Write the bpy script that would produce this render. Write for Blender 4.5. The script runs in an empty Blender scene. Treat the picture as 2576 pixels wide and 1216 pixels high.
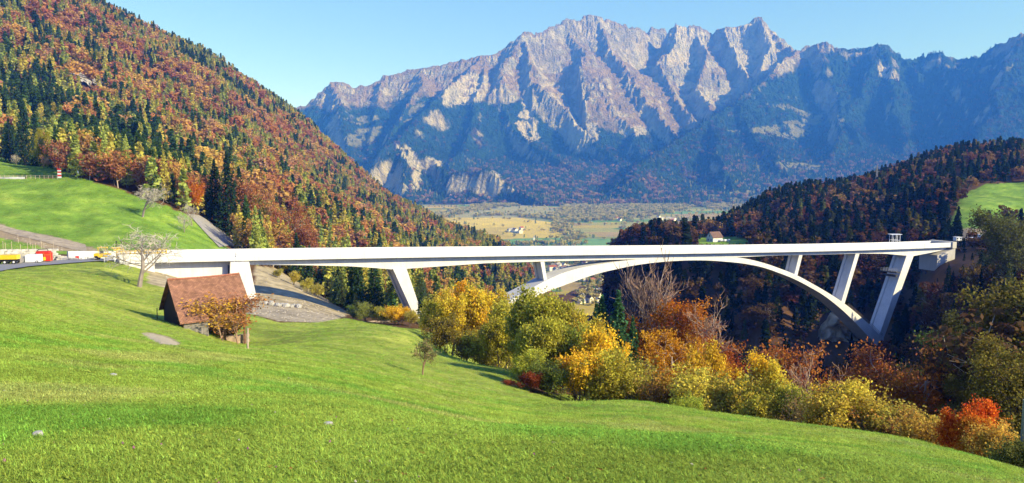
import bpy, math, random
import numpy as np
R = math.radians
# ------------------------------------------------------------------ camera, sky, sun, exposure
SC = bpy.context.scene
COL = SC.collection
PITCH = math.atan(203 / 1972)
cam_d = bpy.data.cameras.new('camera')
cam = bpy.data.objects.new('camera', cam_d)
COL.objects.link(cam)
cam_d.sensor_width = 23.5
cam_d.lens = 23.5 * 1972 / 2576
cam_d.clip_start = 0.2
cam_d.clip_end = 60000
cam.location = (0, 0, 0)
cam.rotation_euler = (math.pi / 2 - PITCH, 0, 0)
SC.camera = cam

SUN_AZ, SUN_EL = R(65), R(28)          # azimuth: from straight behind the camera, turning to the right
SD = np.array([math.sin(SUN_AZ) * math.cos(SUN_EL), -math.cos(SUN_AZ) * math.cos(SUN_EL), math.sin(SUN_EL)])
W = bpy.data.worlds.new('World')
SC.world = W
W.use_nodes = True
wn = W.node_tree
wn.nodes.clear()
sky = wn.nodes.new('ShaderNodeTexSky')
sky.sky_type = 'NISHITA'
sky.sun_disc = False
sky.sun_elevation = SUN_EL
sky.sun_rotation = math.atan2(SD[0], SD[1])
sky.altitude = 900
sky.air_density = 1.0
sky.dust_density = 0.6
sky.ozone_density = 1.6
bg = wn.nodes.new('ShaderNodeBackground')
bg.inputs['Strength'].default_value = 0.108
wo = wn.nodes.new('ShaderNodeOutputWorld')
tintn = wn.nodes.new('ShaderNodeMix')
tintn.data_type = 'RGBA'
tintn.blend_type = 'MULTIPLY'
tintn.inputs[0].default_value = 1
tintn.inputs[7].default_value = (.66, .84, 1.6, 1)
wn.links.new(sky.outputs[0], tintn.inputs[6])
wn.links.new(tintn.outputs[2], bg.inputs['Color'])
wn.links.new(bg.outputs[0], wo.inputs['Surface'])

sl = bpy.data.lights.new('sun', 'SUN')
sun = bpy.data.objects.new('sun', sl)
COL.objects.link(sun)
sl.energy = 4.6
sl.angle = R(0.5)
sl.color = (1.0, 0.93, 0.82)
from mathutils import Vector
sun.rotation_euler = Vector(SD).to_track_quat('Z', 'Y').to_euler()
SC.view_settings.view_transform = 'Standard'
SC.view_settings.look = 'None'
SC.view_settings.gamma = 1
SC.view_settings.use_curve_mapping = False
SC.view_settings.exposure = 0.9
SC.render.engine = 'CYCLES'
SC.cycles.use_denoising = True
SC.cycles.max_bounces = 5
SC.cycles.diffuse_bounces = 1
SC.cycles.transmission_bounces = 3
SC.cycles.volume_bounces = 0
SC.cycles.transparent_max_bounces = 4
SC.cycles.sample_clamp_indirect = 4

# ------------------------------------------------------------------ maths helpers
F = 1972.0
CP, SP = math.cos(PITCH), math.sin(PITCH)


def ray(px, py):
    xv = (px - 1288) / F
    yv = -(py - 608) / F
    dy = CP + yv * SP
    dz = -SP + yv * CP
    return xv / dy, dz / dy            # per unit of Y


def pt(px, py, D):
    a, b = ray(px, py)
    return np.array([a * D, D, b * D])


def proj(X, Y, Z):
    d = Y * CP - Z * SP
    v = Y * SP + Z * CP
    return 1288 + F * X / d, 608 - F * v / d


_rs = np.random.RandomState(7)
_perm = _rs.permutation(512).astype(np.int64)
_perm = np.concatenate([_perm, _perm, _perm])
_ga = _rs.rand(512) * 2 * math.pi
_gx, _gy = np.cos(_ga), np.sin(_ga)


def noise(x, y, s=0):
    x = np.asarray(x, float) + s * 37.7
    y = np.asarray(y, float) + s * 19.3
    xi, yi = np.floor(x).astype(np.int64), np.floor(y).astype(np.int64)
    xf, yf = x - xi, y - yi
    u = xf * xf * xf * (xf * (xf * 6 - 15) + 10)
    v = yf * yf * yf * (yf * (yf * 6 - 15) + 10)

    def g(ix, iy, fx, fy):
        h = _perm[(_perm[ix & 511] + iy) & 511]
        return _gx[h] * fx + _gy[h] * fy
    a = g(xi, yi, xf, yf)
    b = g(xi + 1, yi, xf - 1, yf)
    c = g(xi, yi + 1, xf, yf - 1)
    d = g(xi + 1, yi + 1, xf - 1, yf - 1)
    return (a + (b - a) * u + (c - a) * v + (a - b - c + d) * u * v) * 1.5


def fbm(x, y, o=4, s=0, gain=.5):
    t, a, n = 0, 1, 0
    for k in range(o):
        t = t + a * noise(x * 2 ** k, y * 2 ** k, s + k)
        n += a
        a *= gain
    return t / n


def ridged(x, y, o=4, s=0):
    t, a, n = 0, 1, 0
    for k in range(o):
        t = t + a * (1 - np.abs(noise(x * 2 ** k, y * 2 ** k, s + k)) * 2)
        n += a
        a *= .5
    return t / n


def sstep(a, b, x):
    t = np.clip((x - a) / (b - a), 0, 1)
    return t * t * (3 - 2 * t)


def inpoly(px, py, poly):
    r = np.zeros(np.shape(px), bool)
    n = len(poly)
    for i in range(n):
        x1, y1 = poly[i]
        x2, y2 = poly[(i + 1) % n]
        if y1 == y2:
            continue
        c = ((y1 > py) != (y2 > py)) & (px < (x2 - x1) * (py - y1) / (y2 - y1) + x1)
        r ^= c
    return r


# ------------------------------------------------------------------ mesh helpers
def np_mesh(name, V, Fc, mats=(), midx=None, smooth=False, attrs=None):
    V = np.asarray(V, np.float32)
    me = bpy.data.meshes.new(name)
    me.vertices.add(len(V))
    me.vertices.foreach_set('co', V.ravel())
    if isinstance(Fc, np.ndarray):
        n, k = Fc.shape
        me.loops.add(n * k)
        me.loops.foreach_set('vertex_index', Fc.astype(np.int32).ravel())
        me.polygons.add(n)
        me.polygons.foreach_set('loop_start', np.arange(0, n * k, k, dtype=np.int32))
        me.polygons.foreach_set('loop_total', np.full(n, k, np.int32))
    else:
        n = len(Fc)
        tot = np.array([len(f) for f in Fc], np.int32)
        me.loops.add(int(tot.sum()))
        me.loops.foreach_set('vertex_index', np.array([i for f in Fc for i in f], np.int32))
        me.polygons.add(n)
        me.polygons.foreach_set('loop_start', np.concatenate([[0], np.cumsum(tot)[:-1]]).astype(np.int32))
        me.polygons.foreach_set('loop_total', tot)
    for m in mats:
        me.materials.append(m)
    if midx is not None:
        me.polygons.foreach_set('material_index', np.asarray(midx, np.int32))
    me.polygons.foreach_set('use_smooth', np.full(n, bool(smooth)))
    for k, (dom, typ, arr) in (attrs or {}).items():
        at = me.attributes.new(k, typ, dom)
        key = {'FLOAT': 'value', 'INT': 'value', 'FLOAT_COLOR': 'color', 'FLOAT_VECTOR': 'vector'}[typ]
        at.data.foreach_set(key, np.asarray(arr, np.float32 if typ != 'INT' else np.int32).ravel())
    me.update()
    me.validate()
    return me


def link(name, me, parent=None, **props):
    o = bpy.data.objects.new(name, me)
    COL.objects.link(o)
    if parent is not None:
        o.parent = parent
    for k, v in props.items():
        if v is not None:
            o[k] = v
    return o


def empty(name, loc, rz=0, **props):
    o = link(name, None, **props)
    o.location = [float(c) for c in loc]
    o.rotation_euler = (0, 0, rz)
    return o


class MB:
    """collects boxes, prisms, tubes into one mesh"""
    def __init__(s):
        s.v, s.f, s.m = [], [], []

    def add(s, V, Fs, m=0):
        o = len(s.v)
        s.v += [tuple(float(c) for c in p) for p in V]
        s.f += [tuple(i + o for i in f) for f in Fs]
        s.m += [m] * len(Fs)

    def hexa(s, P, m=0):   # 8 points: bottom 4 then top 4, ccw
        s.add(P, [(3, 2, 1, 0), (4, 5, 6, 7), (0, 1, 5, 4), (1, 2, 6, 5), (2, 3, 7, 6), (3, 0, 4, 7)], m)

    def box(s, c, d, m=0, rz=0, ax=None):
        x, y, z = d[0] / 2, d[1] / 2, d[2] / 2
        P = []
        ca, sa = math.cos(rz), math.sin(rz)
        for dz in (-z, z):
            for dx, dy in ((-x, -y), (x, -y), (x, y), (-x, y)):
                if ax is None:
                    P.append((c[0] + dx * ca - dy * sa, c[1] + dx * sa + dy * ca, c[2] + dz))
                else:
                    P.append(np.array(c) + ax[0] * dx + ax[1] * dy + ax[2] * dz)
        s.hexa(P, m)

    def tube(s, pts, rad, n=6, m=0, cap=True):
        pts = [np.array(p, float) for p in pts]
        rings = []
        for i, p in enumerate(pts):
            t = pts[min(i + 1, len(pts) - 1)] - pts[max(i - 1, 0)]
            t = t / (np.linalg.norm(t) + 1e-9)
            a = np.cross(t, (0, 0, 1) if abs(t[2]) < .9 else (1, 0, 0))
            a /= np.linalg.norm(a)
            b = np.cross(t, a)
            r = rad[i] if hasattr(rad, '__len__') else rad
            rings.append([p + r * (math.cos(2 * math.pi * k / n) * a + math.sin(2 * math.pi * k / n) * b) for k in range(n)])
        V = [q for r_ in rings for q in r_]
        Fs = []
        for i in range(len(pts) - 1):
            for k in range(n):
                Fs.append((i * n + k, i * n + (k + 1) % n, (i + 1) * n + (k + 1) % n, (i + 1) * n + k))
        if cap:
            Fs.append(tuple(range(n - 1, -1, -1)))
            Fs.append(tuple(range((len(pts) - 1) * n, len(pts) * n)))
        s.add(V, Fs, m)

    def prism(s, poly, d, m=0):   # poly: 3D points, d: extrusion vector
        n = len(poly)
        V = [np.array(p) for p in poly] + [np.array(p) + np.array(d) for p in poly]
        s.add(V, [tuple(range(n - 1, -1, -1)), tuple(range(n, 2 * n))] + [(i, (i + 1) % n, (i + 1) % n + n, i + n) for i in range(n)], m)

    def mesh(s, name, mats, smooth=False):
        return np_mesh(name, s.v, s.f, mats, s.m, smooth)

    def build(s, name, mats, parent=None, smooth=False, **props):
        return link(name, s.mesh(name, mats if isinstance(mats, (list, tuple)) else [mats], smooth), parent, **props)


# ------------------------------------------------------------------ materials
def lin(r, g, b):
    f = lambda c: ((c / 255 + .055) / 1.055) ** 2.4 if c > 10 else c / 255 / 12.92
    return (f(r), f(g), f(b), 1)


class NT:
    def __init__(s, name):
        s.mat = bpy.data.materials.new(name)
        s.mat.use_nodes = True
        s.t = s.mat.node_tree
        s.t.nodes.clear()
        s.out = s.n('OutputMaterial')

    def n(s, typ, **kw):
        nd = s.t.nodes.new('ShaderNode' + typ)
        for k, v in kw.items():
            if k.startswith('i_'):
                nd.inputs[k[2:].replace('_', ' ')].default_value = v
            else:
                setattr(nd, k, v)
        return nd

    def l(s, a, b):
        s.t.links.new(a, b)

    def noise(s, vec, scale, detail=4, rough=.55):
        nd = s.n('TexNoise')
        nd.inputs['Scale'].default_value = scale
        nd.inputs['Detail'].default_value = detail
        nd.inputs['Roughness'].default_value = rough
        if vec is not None:
            s.l(vec, nd.inputs['Vector'])
        return nd.outputs[0]

    def ramp(s, fac, stops):
        nd = s.n('ValToRGB')
        e = nd.color_ramp.elements
        while len(e) < len(stops):
            e.new(.5)
        for i, (p, c) in enumerate(stops):
            e[i].position = p
            e[i].color = c if hasattr(c, '__len__') else (c, c, c, 1)
        s.l(fac, nd.inputs[0])
        return nd.outputs[0]

    def mix(s, fac, a, b, mode='MIX'):
        nd = s.n('Mix', data_type='RGBA', blend_type=mode)
        for sock, v in ((nd.inputs[0], fac), (nd.inputs[6], a), (nd.inputs[7], b)):
            if hasattr(v, 'is_linked') or isinstance(v, bpy.types.NodeSocket):
                s.l(v, sock)
            else:
                sock.default_value = v
        return nd.outputs[2]

    def math(s, op, a, b=0.0):
        nd = s.n('Math', operation=op)
        for sock, v in ((nd.inputs[0], a), (nd.inputs[1], b)):
            if isinstance(v, bpy.types.NodeSocket):
                s.l(v, sock)
            else:
                sock.default_value = v
        return nd.outputs[0]

    def mapping(s, scale=(1, 1, 1), rot=(0, 0, 0), coord='Object'):
        tc = s.n('TexCoord')
        mp = s.n('Mapping')
        mp.inputs['Scale'].default_value = scale
        mp.inputs['Rotation'].default_value = rot
        s.l(tc.outputs[coord], mp.inputs['Vector'])
        return mp.outputs[0]

    def finish(s, color, rough=.9, height=None, dist=.1, strength=1.0, spec=.2, metallic=0):
        b = s.n('BsdfPrincipled')
        if isinstance(color, bpy.types.NodeSocket):
            s.l(color, b.inputs['Base Color'])
        else:
            b.inputs['Base Color'].default_value = color
        b.inputs['Roughness'].default_value = rough
        b.inputs['Specular IOR Level'].default_value = spec
        b.inputs['Metallic'].default_value = metallic
        if height is not None:
            bp = s.n('Bump')
            bp.inputs['Distance'].default_value = dist
            bp.inputs['Strength'].default_value = strength
            s.l(height, bp.inputs['Height'])
            s.l(bp.outputs[0], b.inputs['Normal'])
        s.l(b.outputs[0], s.out.inputs['Surface'])
        return s.mat


def simple(name, c, var=.25, scale=3, rough=.8, spec=.25, bump=0.0, metallic=0):
    t = NT(name)
    v = t.mapping()
    n = t.noise(v, scale, 5)
    c = list(c)[:3]
    a = [x * (1 - var) for x in c] + [1]
    b = [x * (1 + var) for x in c] + [1]
    cc = t.ramp(n, [(.3, tuple(a)), (.7, tuple(b))])
    return t.finish(cc, rough, n if bump else None, bump or .1, spec=spec, metallic=metallic)


# ground cover: albedo per vertex, broken up by noise
def ground_mat(name, s1, s2, s3, bumpd, contrast=.5, bstr=1.0, dist_fade=False):
    t = NT(name)
    v = t.mapping()
    at = t.n('Attribute', attribute_name='cover')
    n1, n2, n3 = t.noise(v, s1, 6, .65), t.noise(v, s2, 5, .6), t.noise(v, s3, 4)
    f1 = t.ramp(n1, [(.25, 1 - contrast), (.75, 1 + contrast)])
    f2 = t.ramp(n2, [(.25, 1 - contrast * .7), (.75, 1 + contrast * .7)])
    f3 = t.ramp(n3, [(.3, (1 - contrast * .5, 1 - contrast * .35, 1 - contrast * .3, 1)), (.7, (1 + contrast * .5, 1 + contrast * .25, 1, 1))])
    c = t.mix(1.0, at.outputs['Color'], f1, 'MULTIPLY')
    c = t.mix(1.0, c, f2, 'MULTIPLY')
    c = t.mix(1.0, c, f3, 'MULTIPLY')
    h = t.math('ADD', n1, t.math('MULTIPLY', n2, 2.0))
    return t.finish(c, .95, h, bumpd, bstr, spec=.1)


def foliage_mat(name, src, transl=.35):
    """src: 'OBJECT' = object colour, 'INSTANCER' = per-instance colour, or a fixed colour"""
    t = NT(name)
    if src == 'OBJECT':
        col = t.n('ObjectInfo').outputs['Color']
    elif src == 'INSTANCER':
        col = t.n('Attribute', attribute_type='INSTANCER', attribute_name='icol').outputs['Color']
    else:
        rgb = t.n('RGB')
        rgb.outputs[0].default_value = src
        col = rgb.outputs[0]
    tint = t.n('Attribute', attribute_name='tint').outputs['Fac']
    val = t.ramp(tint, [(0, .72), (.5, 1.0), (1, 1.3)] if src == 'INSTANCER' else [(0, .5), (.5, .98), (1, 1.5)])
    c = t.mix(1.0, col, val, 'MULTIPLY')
    hue = t.n('HueSaturation')
    t.l(c, hue.inputs['Color'])
    t.l(t.math('ADD', t.math('MULTIPLY', tint, .05), .475), hue.inputs['Hue'])
    d = t.n('BsdfDiffuse')
    tr = t.n('BsdfTranslucent')
    t.l(hue.outputs[0], d.inputs['Color'])
    t.l(hue.outputs[0], tr.inputs['Color'])
    mx = t.n('MixShader')
    mx.inputs[0].default_value = transl
    t.l(d.outputs[0], mx.inputs[1])
    t.l(tr.outputs[0], mx.inputs[2])
    t.l(mx.outputs[0], t.out.inputs['Surface'])
    return t.mat


M_FOL = foliage_mat('foliage', 'OBJECT', .42)
M_FOLI = foliage_mat('forest_foliage', 'INSTANCER')
M_BARK = simple('bark', (.11, .085, .065), .4, 6, bump=.02)
M_PALE = simple('pale_bark', (.42, .34, .26), .3, 5, bump=.01)
M_TWIG = simple('twig_bark', (.30, .19, .125), .3, 5)


def concrete_mat(name, c):
    t = NT(name)
    v = t.mapping()
    n = t.noise(v, .25, 6, .6)
    n2 = t.noise(t.mapping((1.5, 1.5, .15)), 1.0, 4, .6)
    f = t.ramp(n, [(.3, .86), (.7, 1.04)])
    g = t.ramp(n2, [(.3, .9), (.65, 1.03)])
    cc = t.mix(1.0, t.mix(1.0, c, f, 'MULTIPLY'), g, 'MULTIPLY')
    return t.finish(cc, .8, n, .02, spec=.2)


M_CONC = concrete_mat('concrete', (.67, .665, .65, 1))
M_CONC2 = concrete_mat('grey_concrete', (.48, .46, .42, 1))  # darker, warmer grey for the far abutment

# ------------------------------------------------------------------ near terrain: a smooth surface through surveyed points
CTRL = []


def C(px, py, D):
    CTRL.append(pt(px, py, D))


def CW(x, y, z):
    CTRL.append(np.array([x, y, z], float))


for x, y, z in [(0, 0, -1.7), (0, -15, 1.5), (-9, -15, 4), (9, -15, 0), (-8, 0, -.3), (8, 0, -2.8), (-25, 0, 3), (25, 5, -8), (-30, 25, -1)]:
    CW(x, y, z)
for row in [
    (0, (1216, 3.6), (1000, 8), (850, 20), (760, 45), (712, 78), (689, 125)),
    (400, (1216, 3.9), (1000, 9), (900, 22), (855, 50), (838, 75)),
    (800, (1216, 4), (1000, 12), (920, 35), (880, 65), (850, 95), (830, 120), (812, 155)),
    (1063, (1216, 4), (1050, 12), (980, 35), (946, 64), (900, 88), (860, 115), (840, 138)),
    (1288, (1216, 4.1), (1100, 11), (1040, 30), (1005, 55), (980, 70), (932, 95)),
    (1600, (1216, 4.2), (1110, 12), (1050, 32), (1020, 55)),
    (1850, (1216, 4.3), (1130, 12), (1085, 28), (1062, 48)),
    (2200, (1216, 4.5), (1160, 12), (1125, 24), (1102, 38)),
    (2576, (1216, 9), (1203, 20), (1195, 28)),
    # beside and behind the barn
    (410, (806, 101.7)), (468, (827, 93.9)), (612, (866, 100)), (520, (855, 90)), (620, (800, 128)), (350, (722, 150)),
    (440, (735, 155)), (225, (690, 150)), (-400, (690, 60)), (-400, (640, 150)),
    # road bench and bridge head
    (0, (676, 160)), (150, (668, 170)), (280, (660, 184)), (400, (700, 180)), (500, (730, 175)), (560, (760, 185)),
    (0, (640, 190)), (120, (634, 205)), (300, (655, 200)),
    (640, (757, 199)), (700, (775, 190)), (860, (806, 178)), (760, (795, 165)), (700, (700, 260)), (780, (745, 245)), (860, (790, 225)),
    (960, (815, 205)), (1055, (803, 222)), (985, (832, 165)),
    # upper left meadow and forest hill
    (0, (600, 232)), (200, (620, 232)), (420, (624, 245)), (0, (520, 275)), (200, (530, 280)), (0, (450, 322)), (200, (449, 322)),
    (350, (560, 275)), (360, (500, 315)), (460, (575, 290)), (480, (545, 318)), (560, (612, 300)), (600, (620, 330)),
    (0, (388, 430)), (110, (418, 400)), (-500, (600, 200)), (-500, (430, 300)), (-500, (300, 500)), (-500, (0, 1000)),
    (0, (330, 560)), (0, (200, 760)), (0, (50, 1000)), (0, (-100, 1250)), (200, (330, 620)), (200, (200, 850)), (240, (100, 1150)),
    (230, (8, 1500)), (400, (450, 420)), (400, (300, 850)), (400, (200, 1150)), (440, (112, 1600)),
    (600, (560, 430)), (600, (420, 750)), (600, (300, 1200)), (560, (172, 1750)), (640, (232, 1850)), (740, (298, 1950)),
    (830, (380, 2000)), (1000, (535, 1950)), (1130, (612, 1900)), (1210, (650, 1800)),
    (800, (600, 560)), (800, (480, 1050)), (800, (400, 1500)), (920, (620, 700)), (950, (540, 1300)), (1080, (610, 1150)),
    (900, (700, 520)), (1050, (740, 600)), (1150, (690, 900)), (1250, (700, 900)), (1310, (730, 800)), (1330, (690, 1400)), (1370, (715, 1300)),
    (1200, (800, 420)), (900, (790, 330)), (1100, (820, 330)),
    # right flank
    (1560, (612, 640)), (1620, (612, 640)), (1640, (600, 680)), (1700, (612, 610)), (1800, (611, 600)), (1900, (606, 580)), (1960, (512, 800)), (1740, (598, 700)), (1850, (590, 700)), (2160, (478, 900)),
    (2380, (398, 980)), (2576, (385, 960)), (2800, (360, 950)), (2576, (478, 640)), (2400, (572, 470)), (2420, (500, 580)), (2576, (572, 480)),
    (2700, (570, 480)), (2330, (600, 480)), (2200, (560, 600)), (2050, (600, 560)),
    (1570, (720, 560)), (1700, (720, 440)), (1800, (690, 440)), (2000, (700, 430)), (2200, (680, 430)), (2300, (650, 440)),
    (2385, (660, 362)), (2430, (600, 420)), (2360, (672, 350)), (2450, (640, 360)), (2576, (660, 330)),
    (1900, (870, 330)), (2050, (866, 332)), (2240, (869, 332)), (2160, (872, 325)), 
    (2350, (880, 270)), (2450, (900, 200)), (2250, (800, 370)), (2120, (800, 372)),
]:
    for py, D in row[1:]:
        C(row[0], py, D)
for x, y, z in [
    # just behind the meadow's brow; unseen far-right ground lowered to let sun in
    (11, 70, -24.5), (18, 62, -23), (24, 50, -20.5), (28, 41, -19.5), (35, 62, -26), (45, 45, -24), (0, 118, -34), (21, 104, -31), (10, 100, -30.5), (36, 96, -34), (58, 95, -34), (50, 76, -28), (46, 150, -54), (-12, 165, -41), (-11, 140, -36.5), (8, 140, -42), (100, 110, -45), (110, 160, -48), (147, 230, -40), (235, 300, -62), (300, 270, -66), (380, 230, -64), (220, 240, -50), (480, 180, -50),
    # the gorge
    (68, 287, -150), (62, 400, -178), (52, 600, -200), (72, 800, -228), (100, 1100, -264), (70, 500, -160), (75, 340, -140), (125, 1700, -300), (150, 2400, -312), (68, 215, -122), (74, 160, -100),
    (85, 50, -46), (0, 245, -78), (30, 450, -125), (65, 900, -220), (150, 900, -170), (160, 1300, -290), (60, 1300, -270), (60, 1700, -300), (0, 1900, -305), (-200, 2600, -312),
    # behind the crests
    (-1500, 2300, 100), (-1000, 2600, 0), (-500, 2500, -200), (-250, 2300, -280), (300, 1200, -150), (700, 1400, -60), (300, 1700, -300), (900, 2200, -305),
    (1600, 1700, -100), (1600, 2600, -300), (-2600, 2600, 300), (500, 2700, -312), (-1200, 1400, 560), (-1900, 1900, 500)]:
    CW(x, y, z)
CTRL = np.array(CTRL)
YC = 30.0


def warp(X, Y):
    return np.stack([X / (Y + YC) * 3.0, np.log(Y + YC)], -1)


_cw = warp(CTRL[:, 0], CTRL[:, 1])
_cg = CTRL[:, 2] / (CTRL[:, 1] + YC)


def _k(r):
    return r * r * np.log(r + 1e-9)


_n = len(_cw)
_A = np.zeros((_n + 3, _n + 3))
_A[:_n, :_n] = _k(np.linalg.norm(_cw[:, None] - _cw[None], axis=-1)) + np.eye(_n) * 1e-3
_A[:_n, _n] = _A[_n, :_n] = 1
_A[:_n, _n + 1:] = _cw
_A[_n + 1:, :_n] = _cw.T
_w = np.linalg.solve(_A, np.concatenate([_cg, [0, 0, 0]]))


def gz_raw(X, Y):
    X, Y = np.atleast_1d(X).astype(float), np.atleast_1d(Y).astype(float)
    P = warp(X, Y)
    out = np.empty(len(P))
    for i in range(0, len(P), 40000):
        q = P[i:i + 40000]
        r = np.sqrt((q[:, None, 0] - _cw[None, :, 0]) ** 2 + (q[:, None, 1] - _cw[None, :, 1]) ** 2)
        out[i:i + 40000] = _k(r) @ _w[:_n] + _w[_n] + q @ _w[_n + 1:]
    return out * (Y + YC)


def gz(X, Y):
    X, Y = np.atleast_1d(X).astype(float), np.atleast_1d(Y).astype(float)
    z = gz_raw(X, Y)
    far = sstep(250, 700, Y)
    z += noise(X / 7, Y / 7, 3) * .10 * sstep(8, 40, Y) + fbm(X / 25, Y / 25, 3, 6) * .35 * sstep(40, 120, Y)
    z += far * fbm(X / 160, Y / 160, 4, 9) * np.where(X > .1 * Y, 9, 26)
    return z


def hit(px, py, dmin=3, dmax=2600):
    """where the line of sight through a point of the photo meets the near ground"""
    a, b = ray(px, py)
    D = np.exp(np.linspace(math.log(dmin), math.log(dmax), 500))
    d = b * D - gz(a * D, D)
    i = np.argmax(d < 0)
    if d[i] >= 0:
        return None
    if i == 0:
        Dh = D[0]
    else:
        Dh = D[i - 1] + (D[i] - D[i - 1]) * d[i - 1] / (d[i - 1] - d[i])
    return np.array([a * Dh, Dh, float(gz(a * Dh, Dh)[0])])


# cover polygons in the photo's coordinates with a range of distances
P_M1 = [(-900, 705), (0, 690), (60, 684), (110, 680), (220, 668), (330, 667), (400, 700), (440, 728), (620, 788), (700, 812), (800, 812), (870, 800), (1000, 824), (1060, 830),
        (1180, 870), (1300, 925), (1330, 990), (1600, 1000), (1850, 1042), (2200, 1080), (2576, 1170), (3200, 1280), (3200, 9000), (-3000, 9000)]
P_M2 = [(-900, 440), (0, 448), (205, 448), (300, 478), (400, 512), (480, 546), (575, 625), (575, 640), (-900, 640)]
P_M3 = [(-900, 350), (0, 389), (60, 402), (150, 428), (200, 447), (-900, 447)]
P_M4 = [(2385, 574), (2418, 492), (2480, 464), (2900, 440), (2900, 575)]
P_M5 = [(1735, 640), (1745, 603), (1770, 597), (1850, 596), (1885, 606), (1885, 640)]
P_PAD = [(624, 740), (700, 747), (790, 765), (868, 795), (850, 803), (800, 812), (700, 808), (620, 788)]
P_SAND = [(640, 668), (700, 676), (800, 735), (880, 790), (860, 800), (700, 750), (640, 745)]
P_DIRT = [(-100, 558), (0, 566), (60, 583), (165, 601), (200, 613), (260, 632), (120, 632), (90, 618), (0, 598), (-100, 590)]
P_PATCH = [(350, 838), (385, 838), (430, 849), (458, 866), (447, 874), (400, 868), (366, 853)]
P_CUT = [(2340, 575), (2380, 575), (2600, 577), (2600, 605), (2340, 612)]


def cover(X, Y, Z):
    """class per point: 0 forest, 1 meadow, 2 lush meadow, 3 gravel, 4 sand, 5 dirt"""
    px, py = proj(X, Y, Z)
    jx = noise(X / 6, Y / 6, 11) * 6
    c = np.zeros(np.shape(X), int)
    q = lambda P, a, b: inpoly(px + jx, py, P) & (Y > a) & (Y < b)
    c[q(P_M1, -50, 205) | (Y < 6)] = 1
    c[q(P_M2, 185, 360)] = 2
    c[inpoly(px, py, P_PATCH) & (Y > 35) & (Y < 110)] = 4
    c[q(P_M3, 300, 460)] = 2
    c[q(P_M4, 400, 760)] = 2
    c[q(P_M5, 500, 700)] = 2
    c[q(P_SAND, 150, 330)] = 4
    c[q(P_PAD, 120, 230)] = 3
    c[q(P_DIRT, 170, 260)] = 5
    c[q(P_CUT, 380, 520)] = 5
    c[(px < 400) & (py > 656) & (py < 712) & (Y > 120) & (Y < 215) & (c != 2)] = 1
    c[(px > 372) & (px < 600) & (py > 668) & (py < 730) & (Y > 158) & (Y < 215) & (c != 2)] = 4
    return c


NU, NV = 620, 540
us = np.linspace(-1.15, 1.15, NU)
vs = np.linspace(math.log(11), math.log(2750), NV)
UU, VV = np.meshgrid(us, vs)
GY = np.exp(VV) - YC
GX = UU * (GY + YC)
GZ = gz(GX.ravel(), GY.ravel()).reshape(GX.shape)
GCV = cover(GX, GY, GZ)
pal = np.array([[.10, .055, .026], [.235, .295, .048], [.15, .275, .034], [.42, .36, .265], [.44, .37, .24], [.30, .235, .15]])
gcol = pal[GCV]
mot = fbm(GX / 14, GY / 14, 4, 21)[..., None]
mot2 = fbm(GX / 3.5, GY / 3.5, 3, 25)[..., None]
isg = ((GCV == 1) | (GCV == 2))[..., None]
gcol = np.where(isg, gcol * (1 + .5 * mot + .35 * mot2) + np.array([.12, .06, .02]) * np.clip(mot * 1.3 + mot2 * .7, 0, 1), gcol * (1 + .3 * mot2))
pad_ = ((GCV == 3) | (GCV == 4))[..., None]
gcol = np.where(pad_, gcol * (.85 + .5 * fbm(GX / 5, GY / 2, 4, 28)[..., None]) * np.where(mot2 > .15, .7, 1), gcol)
gcol = np.clip(gcol, .01, .9)
V = np.stack([GX, GY, GZ], -1).reshape(-1, 3)


def grid_faces(nr, nc):
    i = np.arange(nr - 1)[:, None] * nc + np.arange(nc - 1)[None]
    return np.stack([i, i + 1, i + nc + 1, i + nc], -1).reshape(-1, 4)


M_GROUND = ground_mat('ground', .12, 1.3, 9.0, .06, .28, .8)
me = np_mesh('ground', V, grid_faces(NV, NU), [M_GROUND], smooth=True, attrs={'cover': ('POINT', 'FLOAT_COLOR', np.concatenate([gcol.reshape(-1, 3), np.ones((NU * NV, 1))], 1))})
link('ground', me, kind='structure', label='green alpine meadow and wooded slopes of the gorge')

# ------------------------------------------------------------------ valley floor and mountains
ZV = -300.0
RG = []      # ridge lines: (slope either side, [(px, py, distance) ...])
sky_l = [(600, 300, 8200), (700, 285, 8500), (773, 268, 8600), (800, 237, 8700), (834, 209, 8800), (860, 213, 8800), (890, 220, 8800), (930, 214, 8850), (964, 196, 8900), (1010, 189, 8950), (1048, 179, 8950), (1062, 172, 8950), (1110, 163, 8950), (1141, 160, 8950), (1190, 150, 8950), (1229, 144, 8950), (1245, 143, 8950)]
sky_m = [(1245, 143, 8950), (1266, 126, 9000), (1288, 103, 9000), (1310, 87, 9000), (1340, 85, 9050), (1385, 71, 9150), (1413, 60, 9250), (1428, 46, 9300), (1437, 50, 9300), (1462, 54, 9350), (1473, 42, 9400), (1503, 40, 9400), (1534, 52, 9450), (1571, 69, 9500), (1591, 74, 9550), (1610, 74, 9600), (1625, 89, 9700)]
sky_b = [(1591, 76, 9900), (1604, 70, 10000), (1614, 80, 10000), (1628, 86, 10000), (1636, 71, 10000), (1652, 78, 10000), (1670, 76, 10000), (1682, 84, 10000), (1700, 86, 9900)]
sky_r = [(1682, 84, 9500), (1692, 66, 9450), (1702, 60, 9400), (1730, 66, 9400), (1765, 72, 9400), (1780, 80, 9400), (1799, 87, 9400), (1815, 74, 9350), (1834, 65, 9300), (1850, 67, 9300), (1866, 67, 9300), (1880, 58, 9300), (1894, 50, 9300), (1902, 44, 9300), (1909, 41, 9300), (1920, 50, 9250), (1932, 66, 9200), (1957, 99, 9000), (1982, 119, 8800), (2006, 128, 8600)]
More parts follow.
